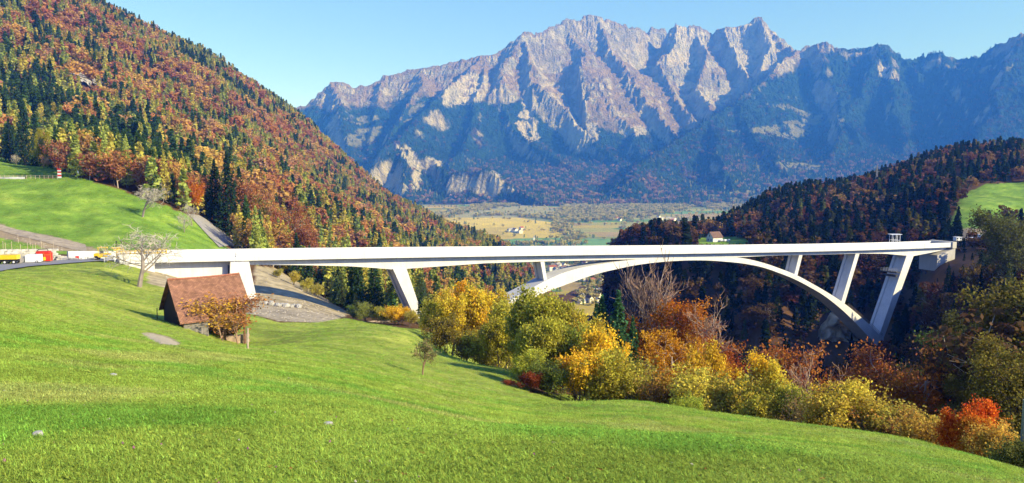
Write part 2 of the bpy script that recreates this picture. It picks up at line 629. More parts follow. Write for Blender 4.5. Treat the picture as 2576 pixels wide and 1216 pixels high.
sky_e = [(2006, 128, 8600), (2031, 117, 8600), (2061, 112, 8550), (2076, 103, 8500), (2096, 107, 8450), (2131, 126, 8400), (2180, 129, 8350), (2200, 114, 8300), (2212, 112, 8300), (2228, 116, 8300), (2255, 129, 8250), (2280, 144, 8200), (2304, 144, 8300), (2319, 141, 8300), (2330, 150, 8200), (2354, 135, 8000), (2370, 134, 7950), (2390, 143, 7900), (2409, 151, 7900), (2448, 149, 7800), (2473, 144, 7700), (2503, 119, 7600), (2538, 104, 7500), (2576, 87, 7400), (2650, 60, 7200), (2750, 50, 7200)]
RG += [(.85, sky_l), (1.25, sky_m), (1.3, sky_b), (1.3, sky_r), (1.1, sky_e)]
for s_, l_ in [
    (.75, [(834, 209, 8800), (850, 290, 8000), (880, 380, 7200)]),
    (.65, [(964, 196, 8900), (945, 290, 8200), (935, 380, 7300)]),
    (.75, [(1062, 172, 8950), (1050, 230, 8400), (1000, 320, 7600), (955, 400, 6900)]),
    (.95, [(1229, 144, 8950), (1175, 188, 8600), (1110, 240, 8100), (1040, 305, 7500), (985, 370, 6900)]),
    (.95, [(1229, 144, 8950), (1222, 210, 8500), (1190, 290, 7900), (1150, 370, 7200), (1120, 430, 6500)]),
    (1.05, [(1310, 87, 9000), (1338, 165, 8550), (1336, 208, 8300), (1440, 284, 7850), (1500, 345, 7350), (1560, 400, 6900)]),
    (.95, [(1310, 87, 9000), (1275, 165, 8650), (1250, 250, 8200), (1290, 325, 7700), (1345, 360, 7300), (1430, 420, 6700)]),
    (.85, [(1428, 46, 9300), (1440, 110, 8950), (1480, 180, 8550), (1540, 260, 8050), (1600, 335, 7450), (1620, 400, 6900)]),
    (.85, [(1503, 40, 9400), (1535, 120, 8950), (1590, 200, 8450), (1645, 275, 7900), (1700, 345, 7300)]),
    (1.2, [(1700, 60, 9400), (1688, 115, 9150), (1655, 155, 8900), (1690, 230, 8350), (1745, 290, 7800)]),
    (1.15, [(1834, 65, 9300), (1852, 150, 8850), (1895, 222, 8400)]),
    (1.1, [(1765, 72, 9400), (1775, 130, 9000), (1760, 220, 8450), (1790, 280, 7900)]),
    (1.0, [(1909, 41, 9300), (1930, 120, 8850), (1905, 200, 8400)]),
    (.82, [(2006, 128, 8600), (1950, 178, 8150), (1890, 228, 7700), (1852, 262, 7350), (1780, 305, 6900), (1700, 350, 6400), (1640, 390, 6000), (1590, 432, 5600)]),
    (.7, [(1852, 262, 7350), (1900, 345, 6700), (1960, 410, 6200)]),
    (.7, [(1780, 305, 6900), (1790, 390, 6100), (1810, 430, 5800)]),
    (.85, [(2076, 103, 8500), (2078, 180, 8000), (2110, 250, 7500), (2150, 335, 6900)]),
    (.8, [(2212, 112, 8300), (2235, 200, 7700), (2262, 290, 7050), (2290, 370, 6500)]),
    (.85, [(2212, 112, 8300), (2172, 200, 7800), (2120, 290, 7200), (2080, 365, 6600)]),
    (.75, [(2280, 144, 8200), (2350, 230, 7500), (2380, 300, 6900), (2400, 360, 6400)]),
    (.7, [(2576, 87, 7400), (2530, 200, 6900), (2490, 300, 6300), (2470, 370, 5900)]),
    (.7, [(2400, 150, 7900), (2440, 230, 7200), (2480, 300, 6500)]),
    # foothills by the valley
    (1.25, [(880, 450, 5700), (940, 420, 5900), (985, 385, 6050), (1020, 363, 6150), (1050, 380, 6100), (1095, 397, 6050), (1125, 425, 5900)]),
    (1.25, [(1020, 363, 6150), (1035, 420, 5850), (1045, 470, 5600)]),
    (1.25, [(1110, 450, 5800), (1150, 425, 5750), (1185, 428, 5700), (1215, 440, 5650)]),
    (1.25, [(1215, 430, 5650), (1240, 412, 5650), (1270, 430, 5600), (1310, 460, 5500), (1350, 487, 5350), (1390, 512, 5200)]),
]:
    RG.append((s_, l_))

MX0, MX1, MY0, MY1, ST = -3000.0, 6700.0, 4100.0, 10400.0, 15.0
mnx, mny = int((MX1 - MX0) / ST) + 1, int((MY1 - MY0) / ST) + 1
gx = MX0 + np.arange(mnx) * ST
gy = MY0 + np.arange(mny) * ST
MXX, MYY = np.meshgrid(gx, gy)
wx = MXX + fbm(MXX / 900, MYY / 900, 4, 31) * 170
wy = MYY + fbm(MXX / 900, MYY / 900, 4, 41) * 170
ux = MXX / MYY
yb = 5250 + 300 * sstep(.1, -.1, ux) - 500 * sstep(.3, .5, ux)
t_ = np.clip(MYY - yb, 0, None)
base = ZV + .135 * t_ + 6e-6 * t_ ** 2 + .05 * t_ * sstep(.2, .45, ux)
MZ = base.copy()
step2 = 2
WX, WY = wx[::step2, ::step2], wy[::step2, ::step2]
RX, RY = MXX[::step2, ::step2], MYY[::step2, ::step2]
RZ = np.full(WX.shape, -1e9)
for slope, line in RG:
    P = [pt(*q) for q in line]
    isky = line[0] in (sky_l[0], sky_m[0], sky_b[0], sky_r[0], sky_e[0])
    for a, b in zip(P[:-1], P[1:]):
        wgt = .35 if isky else 1.0
        qx, qy = RX + (WX - RX) * wgt, RY + (WY - RY) * wgt
        dx, dy = b[0] - a[0], b[1] - a[1]
        L2 = dx * dx + dy * dy
        t = np.clip(((qx - a[0]) * dx + (qy - a[1]) * dy) / L2, 0, 1)
        d = np.hypot(qx - a[0] - t * dx, qy - a[1] - t * dy)
        zr = a[2] + (b[2] - a[2]) * t
        side = (qx - a[0]) * dy - (qy - a[1]) * dx       # negative on the side that looks left
        if not isky:
            slope_ = slope * np.where(side > 0, 1.45, .88)
        else:
            slope_ = slope
        hh = slope_ * (d * .88 + 160 * (1 - np.exp(-d / 400)))
        RZ = np.maximum(RZ, zr - hh)


def upsample(A, shape):
    ry = np.linspace(0, A.shape[0] - 1, shape[0])
    rx = np.linspace(0, A.shape[1] - 1, shape[1])
    y0 = np.clip(ry.astype(int), 0, A.shape[0] - 2)
    x0 = np.clip(rx.astype(int), 0, A.shape[1] - 2)
    fy, fx = (ry - y0)[:, None], (rx - x0)[None]
    a, b, c, d = A[y0][:, x0], A[y0][:, x0 + 1], A[y0 + 1][:, x0], A[y0 + 1][:, x0 + 1]
    return a * (1 - fy) * (1 - fx) + b * (1 - fy) * fx + c * fy * (1 - fx) + d * fy * fx


RZ = upsample(RZ, MXX.shape)
MZ = np.maximum(base, RZ)
hi = sstep(-150, 500, MZ)
lowm = sstep(-299, -200, MZ)
skyd = np.abs(proj(MXX, MYY, MZ)[1])
rn = ridged(wx / 420, wy / 420, 5, 51)
MZ = MZ + (rn * 44 * hi + ridged(wx / 120, wy / 120, 4, 61) * 10 * hi + fbm(MXX / 150, MYY / 150, 4, 71) * 14 * lowm) - 15 * hi


def erode(Z, n, steps, seed, cap, dep, er):
    """rain drops run down the slopes, cutting gullies and dropping scree"""
    rs = np.random.RandomState(seed)
    ny, nx = Z.shape
    Z = Z.astype(np.float64)
    x = rs.rand(n) * (nx - 3) + 1
    y = rs.rand(n) * (ny - 3) + 1
    keep = Z[y.astype(int), x.astype(int)] > -230
    x, y = x[keep], y[keep]
    n = len(x)
    vx = np.zeros(n)
    vy = np.zeros(n)
    s = np.zeros(n)
    w = np.ones(n)
    Zf = Z.ravel()
    for k in range(steps):
        xi, yi = x.astype(int), y.astype(int)
        fx, fy = x - xi, y - yi
        i0 = yi * nx + xi
        z00, z10, z01, z11 = Zf[i0], Zf[i0 + 1], Zf[i0 + nx], Zf[i0 + nx + 1]
        gx_ = (z10 - z00) * (1 - fy) + (z11 - z01) * fy
        gy_ = (z01 - z00) * (1 - fx) + (z11 - z10) * fx
        zz = z00 * (1 - fx) * (1 - fy) + z10 * fx * (1 - fy) + z01 * (1 - fx) * fy + z11 * fx * fy
        vx = vx * .35 - gx_ * .65
        vy = vy * .35 - gy_ * .65
        l = np.hypot(vx, vy) + 1e-9
        nx_ = np.clip(x + vx / l, 1, nx - 3)
        ny_ = np.clip(y + vy / l, 1, ny - 3)
        xj, yj = nx_.astype(int), ny_.astype(int)
        gx2, gy2 = nx_ - xj, ny_ - yj
        j0 = yj * nx + xj
        z2 = Zf[j0] * (1 - gx2) * (1 - gy2) + Zf[j0 + 1] * gx2 * (1 - gy2) + Zf[j0 + nx] * (1 - gx2) * gy2 + Zf[j0 + nx + 1] * gx2 * gy2
        dh = zz - z2
        c = np.clip(dh, 0, 30) * w * cap
        amt = np.where(dh <= 0, -np.minimum(s, -dh), np.where(s > c, -(s - c) * dep, np.minimum((c - s) * er, dh * .5)))
        s += amt
        for wgt, off in (((1 - fx) * (1 - fy), 0), (fx * (1 - fy), 1), ((1 - fx) * fy, nx), (fx * fy, nx + 1)):
            Zf -= np.bincount(i0 + off, weights=amt * wgt, minlength=nx * ny)
        x, y = nx_, ny_
        w *= .985
    return Zf.reshape(ny, nx)


Z0 = MZ.copy()
for r_ in range(7):
    MZ = erode(MZ, 45000, 55, 100 + r_, .9, .25, .3)
MZ = Z0 + np.clip(MZ - Z0, -60, 25)
MZ = np.maximum(MZ, base - 6)
up_ = sstep(150, 600, MZ)
MZ = MZ + up_ * (9 * np.sin(MZ / 75 * 6.28 + 5 * fbm(MXX / 700, MYY / 700, 3, 131)) + ridged(wx / 95, wy / 130, 3, 133) * 11 + ridged(MXX / 240, MYY / 300, 3, 137) * 16)

# cover of the mountains: limestone, alpine grass, forest, pastures
MB_ = MZ.copy()
for _ in range(6):
    MB_ = (MB_ + np.roll(MB_, 1, 0) + np.roll(MB_, -1, 0) + np.roll(MB_, 1, 1) + np.roll(MB_, -1, 1)) / 5
gyy, gxx = np.gradient(MB_, ST)
sl_ = np.hypot(gxx, gyy)
lap = (np.roll(MZ, 3, 0) + np.roll(MZ, -3, 0) + np.roll(MZ, 3, 1) + np.roll(MZ, -3, 1) - 4 * MZ) / ST
mpx, mpy = proj(MXX, MYY, MZ)
nz = fbm(MXX / 260, MYY / 260, 5, 81)
nz2 = fbm(MXX / 60, MYY / 60, 4, 91)
nz3 = fbm(MXX / 700, MYY / 700, 4, 95)
tree = np.interp(mpx, [773, 1100, 1300, 1500, 1700, 1780, 1900, 2000, 2200, 2576], [560, 660, 620, 330, 260, 420, 740, 1000, 1200, 1080]) + 230 * nz + 120 * nz2
strata = fbm(MXX / 500, MZ / 55 + MXX / 900, 4, 97)
rock = sstep(.84, 1.10, -.34 * sstep(tree + 60, tree - 140, MZ) + sl_ + .40 * nz2 + .25 * nz + .15 * strata - .12 * sstep(500, 100, MZ) - .05 * sstep(300, 900, MZ) - .28 * sstep(2000, 2200, mpx) * sstep(1000, 600, MZ) - .1 * sstep(-50, -250, MZ))
rust = sstep(.22, .55, nz + .5 * nz2 - .0008 * (MZ - 50)) * .75
C_rock = np.array([.45, .42, .35])
C_rock2 = np.array([.27, .25, .205])
C_alp = np.array([.26, .20, .12])
C_for = np.array([.018, .052, .030])
C_rust = np.array([.105, .052, .036])
C_past = np.array([.21, .21, .085])
mc = C_for[None, None] * (1 + .5 * nz2[..., None]) * (1 - rust[..., None]) + C_rust[None, None] * rust[..., None]
alp = sstep(tree - 60, tree + 60, MZ)[..., None]
mc = mc * (1 - alp) + C_alp * (1 + .25 * nz2[..., None]) * alp
rk = rock[..., None]
mx_ = sstep(-.3, .4, nz2 + nz)[..., None]
mc = mc * (1 - rk) + (C_rock * mx_ + C_rock2 * (1 - mx_)) * rk
scree = (sstep(.45, .6, sl_) * sstep(1.2, .4, np.abs(lap)) * sstep(tree - 150, tree, MZ) * sstep(.75, .55, sl_) * sstep(-.1, .3, nz))[..., None]
mc = mc * (1 - scree) + np.array([.27, .245, .225]) * scree
PAST = [[(1825, 330), (1880, 325), (1950, 312), (2020, 300), (2080, 290), (2060, 310), (2030, 322), (2040, 338), (1990, 350), (1900, 335)],
        [(1930, 265), (1975, 262), (2050, 290), (2090, 285), (2140, 305), (2100, 312), (2040, 300), (1980, 280)],
        [(1900, 418), (1960, 408), (2070, 415), (2060, 428), (1960, 432), (1905, 430)],
        [(862, 350), (900, 325), (960, 318), (950, 340), (935, 360), (900, 372), (870, 366)],
        [(1000, 300), (1050, 262), (1075, 258), (1060, 280), (1020, 310)], [(925, 412), (960, 402), (965, 415), (940, 425)],
        [(2330, 150), (2380, 152), (2470, 160), (2570, 158), (2576, 170), (2500, 178), (2490, 192), (2440, 180), (2380, 170)],
        [(850, 300), (950, 290), (960, 300), (900, 315)], [(2460, 210), (2500, 205), (2495, 215)],
        [(1690, 478), (1750, 462), (1830, 470), (1980, 490), (1980, 550), (1800, 550), (1500, 550), (1560, 535), (1640, 525), (1700, 510)]]
pm = np.zeros(MZ.shape, bool)
for pol in PAST:
    pm |= inpoly(mpx + nz2 * 14, mpy + nz * 6, pol)
pm &= (nz2 + nz > -.30 + .3 * (mpy > 455) + .25 * np.abs(noise(MXX / 200, MYY / 120, 44)) * (mpy > 455)) & (sl_ < 1.0)
ROCKP = [[(1005, 372), (1030, 366), (1050, 400), (1062, 440), (1050, 480), (1035, 478), (1040, 430), (1015, 400)],
         [(935, 430), (970, 425), (1010, 455), (1030, 480), (1000, 492), (960, 470)], [(1235, 425), (1260, 440), (1275, 470), (1300, 478), (1270, 482), (1240, 460)],
         [(1070, 395), (1110, 405), (1125, 425), (1085, 425)],
         [(1110, 240), (1170, 185), (1225, 190), (1230, 240), (1180, 262), (1120, 270)], [(1420, 360), (1440, 300), (1500, 310), (1510, 350), (1480, 362)],
         [(1560, 335), (1610, 318), (1650, 325), (1620, 340), (1570, 345)], [(1680, 130), (1700, 62), (1780, 80), (1770, 150), (1740, 190), (1690, 160)],
         [(1700, 190), (1800, 230), (1840, 250), (1800, 270), (1700, 220)], [(1820, 80), (1909, 45), (1960, 120), (1980, 160), (1900, 200), (1850, 160)],
         [(2200, 180), (2230, 160), (2260, 200), (2230, 200)], [(1320, 250), (1345, 300), (1360, 350), (1330, 360), (1300, 320)]]
rm = np.zeros(MZ.shape, bool)
for pol in ROCKP:
    rm |= inpoly(mpx + nz2 * 20, mpy + nz2 * 12, pol)
rm &= nz2 > -.25
mc = np.where(pm[..., None], C_past * (1 + .3 * nz2[..., None]), mc)
mc = np.where(rm[..., None], C_rock * (1.05 + .3 * nz2[..., None]), mc)
mc = np.clip(mc, .008, .7)
M_MOUNT = ground_mat('mountain', .012, .045, .004, 30, .30, 1.0)
me = np_mesh('mountains', np.stack([MXX, MYY, MZ], -1).reshape(-1, 3), grid_faces(mny, mnx), [M_MOUNT], smooth=False,
             attrs={'cover': ('POINT', 'FLOAT_COLOR', np.concatenate([mc.reshape(-1, 3), np.ones((mnx * mny, 1))], 1))})
link('mountains', me, kind='structure', label='rocky limestone mountain range with forested lower slopes')

# valley floor: fields cut into strips
fx = np.linspace(-4200, 5200, 760)
fy = np.concatenate([np.linspace(1500, 6200, 560)])
FX, FY = np.meshgrid(fx, fy)
FZ = ZV + fbm(FX / 500, FY / 500, 3, 12) * 2 + 1.0
ra = R(-14)
sx_, sy_ = FX * math.cos(ra) - FY * math.sin(ra), FX * math.sin(ra) + FY * math.cos(ra)


def fields(a, b, seed):
    rowi = np.floor(b / 170 + noise(a / 900, b / 900, seed) * .6)
    off = (np.sin(rowi * 12.9898 + seed) * 43758.5453) % 1
    wd = 190 + 260 * ((np.sin(rowi * 78.233 + seed) * 12543.123) % 1)
    ci = np.floor(a / wd + off * 7)
    return (np.sin(ci * 12.9898 + rowi * 78.233 + seed) * 43758.5453) % 1


hsh = fields(sx_, sy_, 3)
fp = 1.3 * np.array([[.34, .27, .07], [.30, .25, .06], [.10, .19, .06], [.24, .24, .08], [.36, .30, .10], [.16, .18, .08], [.26, .20, .09], [.12, .22, .09]])
fc = fp[(hsh * 7.99).astype(int)]
fpx, fpy = proj(FX, FY, FZ)
dry = inpoly(fpx, fpy, [(1130, 548), (1200, 530), (1340, 508), (1400, 530), (1380, 545), (1200, 552)])
fc = np.where(dry[..., None], np.array([.32, .31, .17]), fc)
yel = inpoly(fpx, fpy, [(1000, 548), (1300, 548), (1430, 565), (1440, 580), (1400, 598), (1200, 600), (1100, 590)]) & (hsh > .2)
fc = np.where(yel[..., None], np.array([.50, .40, .09]) * (.85 + .35 * hsh[..., None]), fc)
grn = (fpy > 601) & (fpy < 630) & (hsh > .3)
fc = np.where(grn[..., None], np.array([.15, .30, .13]), fc)
fc = fc * (1 + .18 * fbm(FX / 60, FY / 60, 3, 15)[..., None])
M_VAL = ground_mat('valley_fields', .02, .08, .006, .5, .12, .5)
me = np_mesh('valley_floor', np.stack([FX, FY, FZ], -1).reshape(-1, 3), grid_faces(len(fy), len(fx)), [M_VAL], smooth=True,
             attrs={'cover': ('POINT', 'FLOAT_COLOR', np.concatenate([fc.reshape(-1, 3), np.ones((FX.size, 1))], 1))})
link('valley_floor', me, kind='structure', label='flat valley floor with yellow and green fields')
print('TERRAIN OK')


# ------------------------------------------------------------------ the arch bridge
GA = lambda px: (4620 - px) / (3985 * 200.0)      # 1 / distance along the straight deck


def deckD(px):
    return 1 / GA(px)


BD = np.array([.861, .508, 0.0])
a0_, a1_ = pt(600, 620, deckD(600)), pt(2300, 620, deckD(2300))
BD = a1_ - a0_
BD[2] = 0
BD /= np.linalg.norm(BD)
BN = np.array([-BD[1], BD[0], 0])                 # across the deck, away from the camera
UP = np.array([0, 0, 1.0])
O0 = pt(592, 640, deckD(592))
O0[2] = 0


def stn(px):
    p = pt(px, 640, deckD(px))
    return float(np.dot(p[:2] - O0[:2], BD[:2]))


def onface(px, py):      # station and height of a point on the near face of the bridge
    p = pt(px, py, deckD(px))
    return stn(px), p[2]


def B(s, off, z):        # bridge coordinates to world
    p = O0 + BD * s + BN * off
    return (p[0], p[1], z)


_eb = [onface(*q) for q in [(380, 663), (490, 658.5), (590, 654.5), (800, 651.5), (1002, 649), (1288, 645.3), (1608, 640), (1932, 635.2), (2172, 630), (2239, 627.7), (2386, 622.5)]]
_pf = np.polyfit([a for a, b in _eb], [b for a, b in _eb], 3)
zedge = lambda s: float(np.polyval(_pf, s))       # underside of the edge beam
_gd = [onface(*q) for q in [(600, 668), (640, 669), (760, 669.5), (900, 673), (994, 680.5), (1027, 679), (1100, 673.8), (1163, 669.3), (1225, 664.8), (1288, 662.8), (1380, 660), (1509, 656.4), (1608, 654.5), (1740, 651),
                            (1872, 649), (1950, 645), (2100, 641.5), (2175, 639.6), (2239, 640), (2292, 645), (2309, 646.2), (2340, 640), (2372, 634), (2392, 628)]]
zgird = lambda s: float(np.interp(s, [a for a, b in _gd], [b for a, b in _gd]))
S0, S1 = stn(300), stn(2392)
WD, PH, OH = 9.6, 2.1, 2.1


def sweep(name, sec, stations, mat, parent, **kw):
    """sec(s) -> list of (off, z) points, closed, swept along the bridge"""
    V, Fs = [], []
    k = None
    for s in stations:
        q = sec(s)
        k = len(q)
        V += [B(s, o_, z_) for o_, z_ in q]
    n = len(stations)
    for i in range(n - 1):
        for j in range(k):
            Fs.append((i * k + j, i * k + (j + 1) % k, (i + 1) * k + (j + 1) % k, (i + 1) * k + j))
    Fs.append(tuple(range(k))[::-1])
    Fs.append(tuple(range((n - 1) * k, n * k)))
    return link(name, np_mesh(name, V, Fs, [mat]), parent, **kw)


bridge = empty('arch_bridge', B(0, 0, zedge(0)), category='bridge', label='long white concrete arch bridge with slanted piers spanning the wooded gorge')
bridge_inv = bridge.location.copy()


def world_parent(o, par):
    o.parent = par
    o.location = [-c for c in par.location]


def bpart(o, par=None):
    world_parent(o, par or bridge)
    return o


sts = list(np.linspace(S0, S1, 70))
bpart(sweep('deck_slab', lambda s: [(.0, zedge(s)), (OH, zedge(s) - .12), (WD - OH, zedge(s) - .12), (WD, zedge(s)), (WD, zedge(s) + .95), (0, zedge(s) + .95)], sts, M_CONC, None))
gap = [(S0, stn(592) - .12), (stn(592) + .12, stn(2325) - .1), (stn(2325) + .1, S1)]
for a, b in gap:
    ss = list(np.linspace(a, b, 40))
    bpart(sweep('parapet', lambda s: [(-.06, zedge(s) - .05), (.0 - .002, zedge(s) - .05), (.0 - .002, zedge(s) + .953), (.34, zedge(s) + .953), (.34, zedge(s) + PH), (-.06, zedge(s) + PH)], ss, M_CONC, None))
bpart(sweep('parapet', lambda s: [(WD + .06, zedge(s) - .05), (WD + .06, zedge(s) + PH), (WD - .34, zedge(s) + PH), (WD - .34, zedge(s) + .953), (WD + .002, zedge(s) + .953), (WD + .002, zedge(s) - .05)], sts, M_CONC, None))
gst = sorted(set(list(np.linspace(stn(575), S1, 60)) + [stn(q) for q in (994, 1027, 2292, 2309)]))
bpart(sweep('box_girder', lambda s: [(OH, zedge(s) - .123), (OH, min(zgird(s), zedge(s) - .5)), (WD - OH, min(zgird(s), zedge(s) - .5)), (WD - OH, zedge(s) - .123)], gst, M_CONC, None))
# arch: lower and upper edge of its near side
_in = [onface(*q) for q in [(1240, 815), (1297, 780), (1352, 748), (1410, 726), (1509, 690.5), (1608, 669), (1662, 662), (1732, 657), (1796, 657), (1876, 663.5), (1932, 674), (2012, 704), (2085, 744), (2139, 787), (2184, 832), (2226, 874), (2240, 890)]]
_ex = [onface(*q) for q in [(1240, 785), (1297, 751), (1345, 728), (1390, 701), (1446, 680.5), (1509, 667.5), (1608, 654.3), (1740, 648), (1873, 649), (1932, 662.5), (2012, 691.5), (2085, 732), (2139, 766), (2190, 808), (2217, 831), (2243, 860), (2252, 870)]]
SA0, SA1 = stn(1240), stn(2240)
ain = lambda s: float(np.interp(s, [a for a, b in _in], [b for a, b in _in]))
aex = lambda s: float(np.interp(s, [a for a, b in _ex], [b for a, b in _ex]))
smid = (stn(1740))


def smooth_f(f, w=5):
    return lambda s: float(np.mean([f(np.clip(s + d, SA0, SA1)) for d in np.linspace(-w, w, 7)]))


ain_s, aex_s = smooth_f(ain), smooth_f(aex)
wid = lambda s: 1.2 * min(1, (abs(s - smid) / 95) ** 1.5)


def arch_sec(s):
    e = wid(s)
    zt = min(aex_s(s), zgird(s) - .02) if stn(1590) < s < stn(1885) else aex_s(s)
    return [(OH + .05 - e, zt), (OH + .05 - e, ain_s(s)), (WD - OH - .05 + e, ain_s(s)), (WD - OH - .05 + e, zt)]


bpart(sweep('arch', arch_sec, list(np.linspace(SA0, SA1, 90)), M_CONC, None))


def pier(tl, tr, bl, br, o1, o2, rec=.45, ledge=True, par=None, name='pier', far_shift=0):
    """a slanted wall pier: near face given by four photo points; recessed panel on its flanks"""
    P = [onface(*q) for q in (tl, tr, br, bl)]
    m = MB()
    (s1, z1), (s2, z2), (s3, z3), (s4, z4) = P
    w = o2 - o1
    rim = min(1.3, w * .24)

    def blk(oa, ob, ins):
        a = [(s4 + ins, z4), (s3 - ins, z3), (s2 - ins, z2), (s1 + ins, z1)]
        V = [B(s_, oa, z_) for s_, z_ in a] + [B(s_, ob, z_) for s_, z_ in a]
        m.add(V, [(0, 1, 2, 3), (7, 6, 5, 4), (0, 4, 5, 1), (1, 5, 6, 2), (2, 6, 7, 3), (3, 7, 4, 0)])
    blk(o1, o1 + rim, 0)
    blk(o1 + rim, o2 - rim, min(rec, (s2 - s1) * .3))
    blk(o2 - rim, o2, 0)
    return bpart(m.build(name, M_CONC))


pier((580, 655.5), (626, 655.5), (573, 775), (647, 775), .35, WD - .35)
pier((993.6, 679), (1027.5, 677), (1052, 812), (1072, 812), 1.6, WD - 1.6)
pier((1369.7, 659.5), (1379.3, 659), (1382.5, 727), (1389, 724), 2.3, WD - 2.3)
pier((2023.5, 642), (2032, 642), (2013.2, 693), (2020.2, 697), 2.3, WD - 2.3)
pier((2165.5, 638.5), (2175, 638.5), (2133.5, 764), (2141.5, 770), 2.2, WD - 2.2)
p6 = pier((2291, 644), (2308.7, 645), (2228, 858), (2240.5, 862), 1.7, WD - 1.7)
# abutments: long box at the near bank, angled block at the far bank
m = MB()
sa, sb = stn(388), stn(577)
za, zb = zedge(sa), zedge(sb)
m.hexa([B(sa, OH + .6, za - 9), B(sb, OH + .6, zb - 17), B(sb, WD - OH, zb - 17), B(sa, WD - OH, za - 9), B(sa, OH + .6, za - .13), B(sb, OH + .6, zb - .13), B(sb, WD - OH, zb - .13), B(sa, WD - OH, za - .13)])
m.hexa([B(sa - 14, .3, za - 5.5), B(sa, .3, za - 7), B(sa, WD - .3, za - 7), B(sa - 14, WD - .3, za - 5.5), B(sa - 14, .3, za - .05), B(sa, .3, za - .05), B(sa, WD - .3, za - .05), B(sa - 14, WD - .3, za - .05)])
bpart(m.build('abutment', M_CONC))
m = MB()
s2, s3 = stn(2384), stn(2398)
zt = zedge(S1) + PH + .25
m.hexa([B(s2 - 6, 1.0, zt - 13), B(s3, -1.0, zt - 9.5), B(s3, WD + 2, zt - 9.5), B(s2 - 6, WD, zt - 13), B(s2 - 6, 1.0, zedge(S1) - 3.4), B(s3, -1.0, zedge(S1) - .6), B(s3, WD + 2, zedge(S1) - .6), B(s2 - 6, WD, zedge(S1) - 3.4)])
m.hexa([B(S1 + .02, -.8, zedge(S1) - .58), B(s3 + .8, -1.0, zedge(S1) - .58), B(s3 + .8, WD + 1, zedge(S1) - .58), B(S1 + .02, WD + 1, zedge(S1) - .58)] + [B(S1 + .02, -.8, zt), B(s3 + .8, -1.0, zt), B(s3 + .8, WD + 1, zt), B(S1 + .02, WD + 1, zt)])
bpart(m.build('abutment', M_CONC2))
# the work platform clamped round the far pier, and the railing left on the arch
s_p, z_p = onface(2272, 683)
wp = empty('work_platform', B(s_p, 1.5, z_p), category='scaffold', label='grey work platform clamped round the tall right slanted pier')
m = MB()
ax = (BD, BN, UP)
c = np.array(B(s_p - 1.5, 4.5, z_p - .6))
m.box(c, (2.6, 7.8, .5), ax=ax)
m.box(c - UP * 1.6 + BD * .5, (1.4, 5.5, .9), ax=ax)
o = m.build('deck_boards', simple('dark_steel', (.05, .05, .05), .3, 2))
world_parent(o, wp)
m = MB()
for k in range(7):
    for e in (-1.2, 1.2):
        m.tube([c + BN * (-3.8 + k * 1.27) + BD * e, c + BN * (-3.8 + k * 1.27) + BD * e + UP * 1.5], .05, 5)
for h in (.8, 1.45):
    for e in (-1.2, 1.2):
        m.tube([c + BN * -3.8 + BD * e + UP * h, c + BN * 3.8 + BD * e + UP * h], .05, 5)
o = m.build('railing', simple('galvanised', (.55, .55, .55), .2, 2))
world_parent(o, wp)
m = MB()
for k in range(26):
    s_ = stn(2146) + (stn(2236) - stn(2146)) * k / 25
    z_ = aex_s(s_)
    m.tube([B(s_, OH - .9, z_ - .2), B(s_ + .2, OH - .9, z_ + 1.3)], .06, 5)
for h in (.6, 1.25):
    m.tube([B(stn(2146) + (stn(2236) - stn(2146)) * k / 25, OH - .9, aex_s(stn(2146) + (stn(2236) - stn(2146)) * k / 25) + h) for k in range(26)], .05, 5)
bpart(m.build('railing', simple('weathered_timber', (.16, .12, .09), .3, 3)))
print('BRIDGE OK')

# ------------------------------------------------------------------ plants
def quads(P, U_, V_):
    """P centres, U_/V_ half axes -> verts, faces"""
    n = len(P)
    V = np.stack([P - U_ - V_, P + U_ - V_, P + U_ + V_, P - U_ + V_], 1).reshape(-1, 3)
    return V, np.arange(n * 4).reshape(n, 4)


def rvec(rs, n):
    v = rs.randn(n, 3)
    return v / np.linalg.norm(v, axis=1, keepdims=True)


def leaf_mesh(name, P, size, seed, mat, tint=None, flat=.0, aspect=.6, out=None):
    """a cloud of leaf-sized faces"""
    rs = np.random.RandomState(seed)
    n = len(P)
    nrm = rvec(rs, n)
    nrm[:, 2] += flat
    if out is not None:
        nrm += out * .9
    nrm /= np.linalg.norm(nrm, axis=1, keepdims=True)
    a = np.cross(nrm, rvec(rs, n))
    a /= np.linalg.norm(a, axis=1, keepdims=True)
    b = np.cross(nrm, a)
    sz = (size * (.6 + .8 * rs.rand(n)))[:, None] if np.isscalar(size) else (size * (.6 + .8 * rs.rand(n)))[:, None]
    V, Fq = quads(P, a * sz, b * sz * aspect)
    if tint is None:
        tint = rs.rand(n)
    return np_mesh(name, V, Fq, [mat], attrs={'tint': ('FACE', 'FLOAT', tint)})


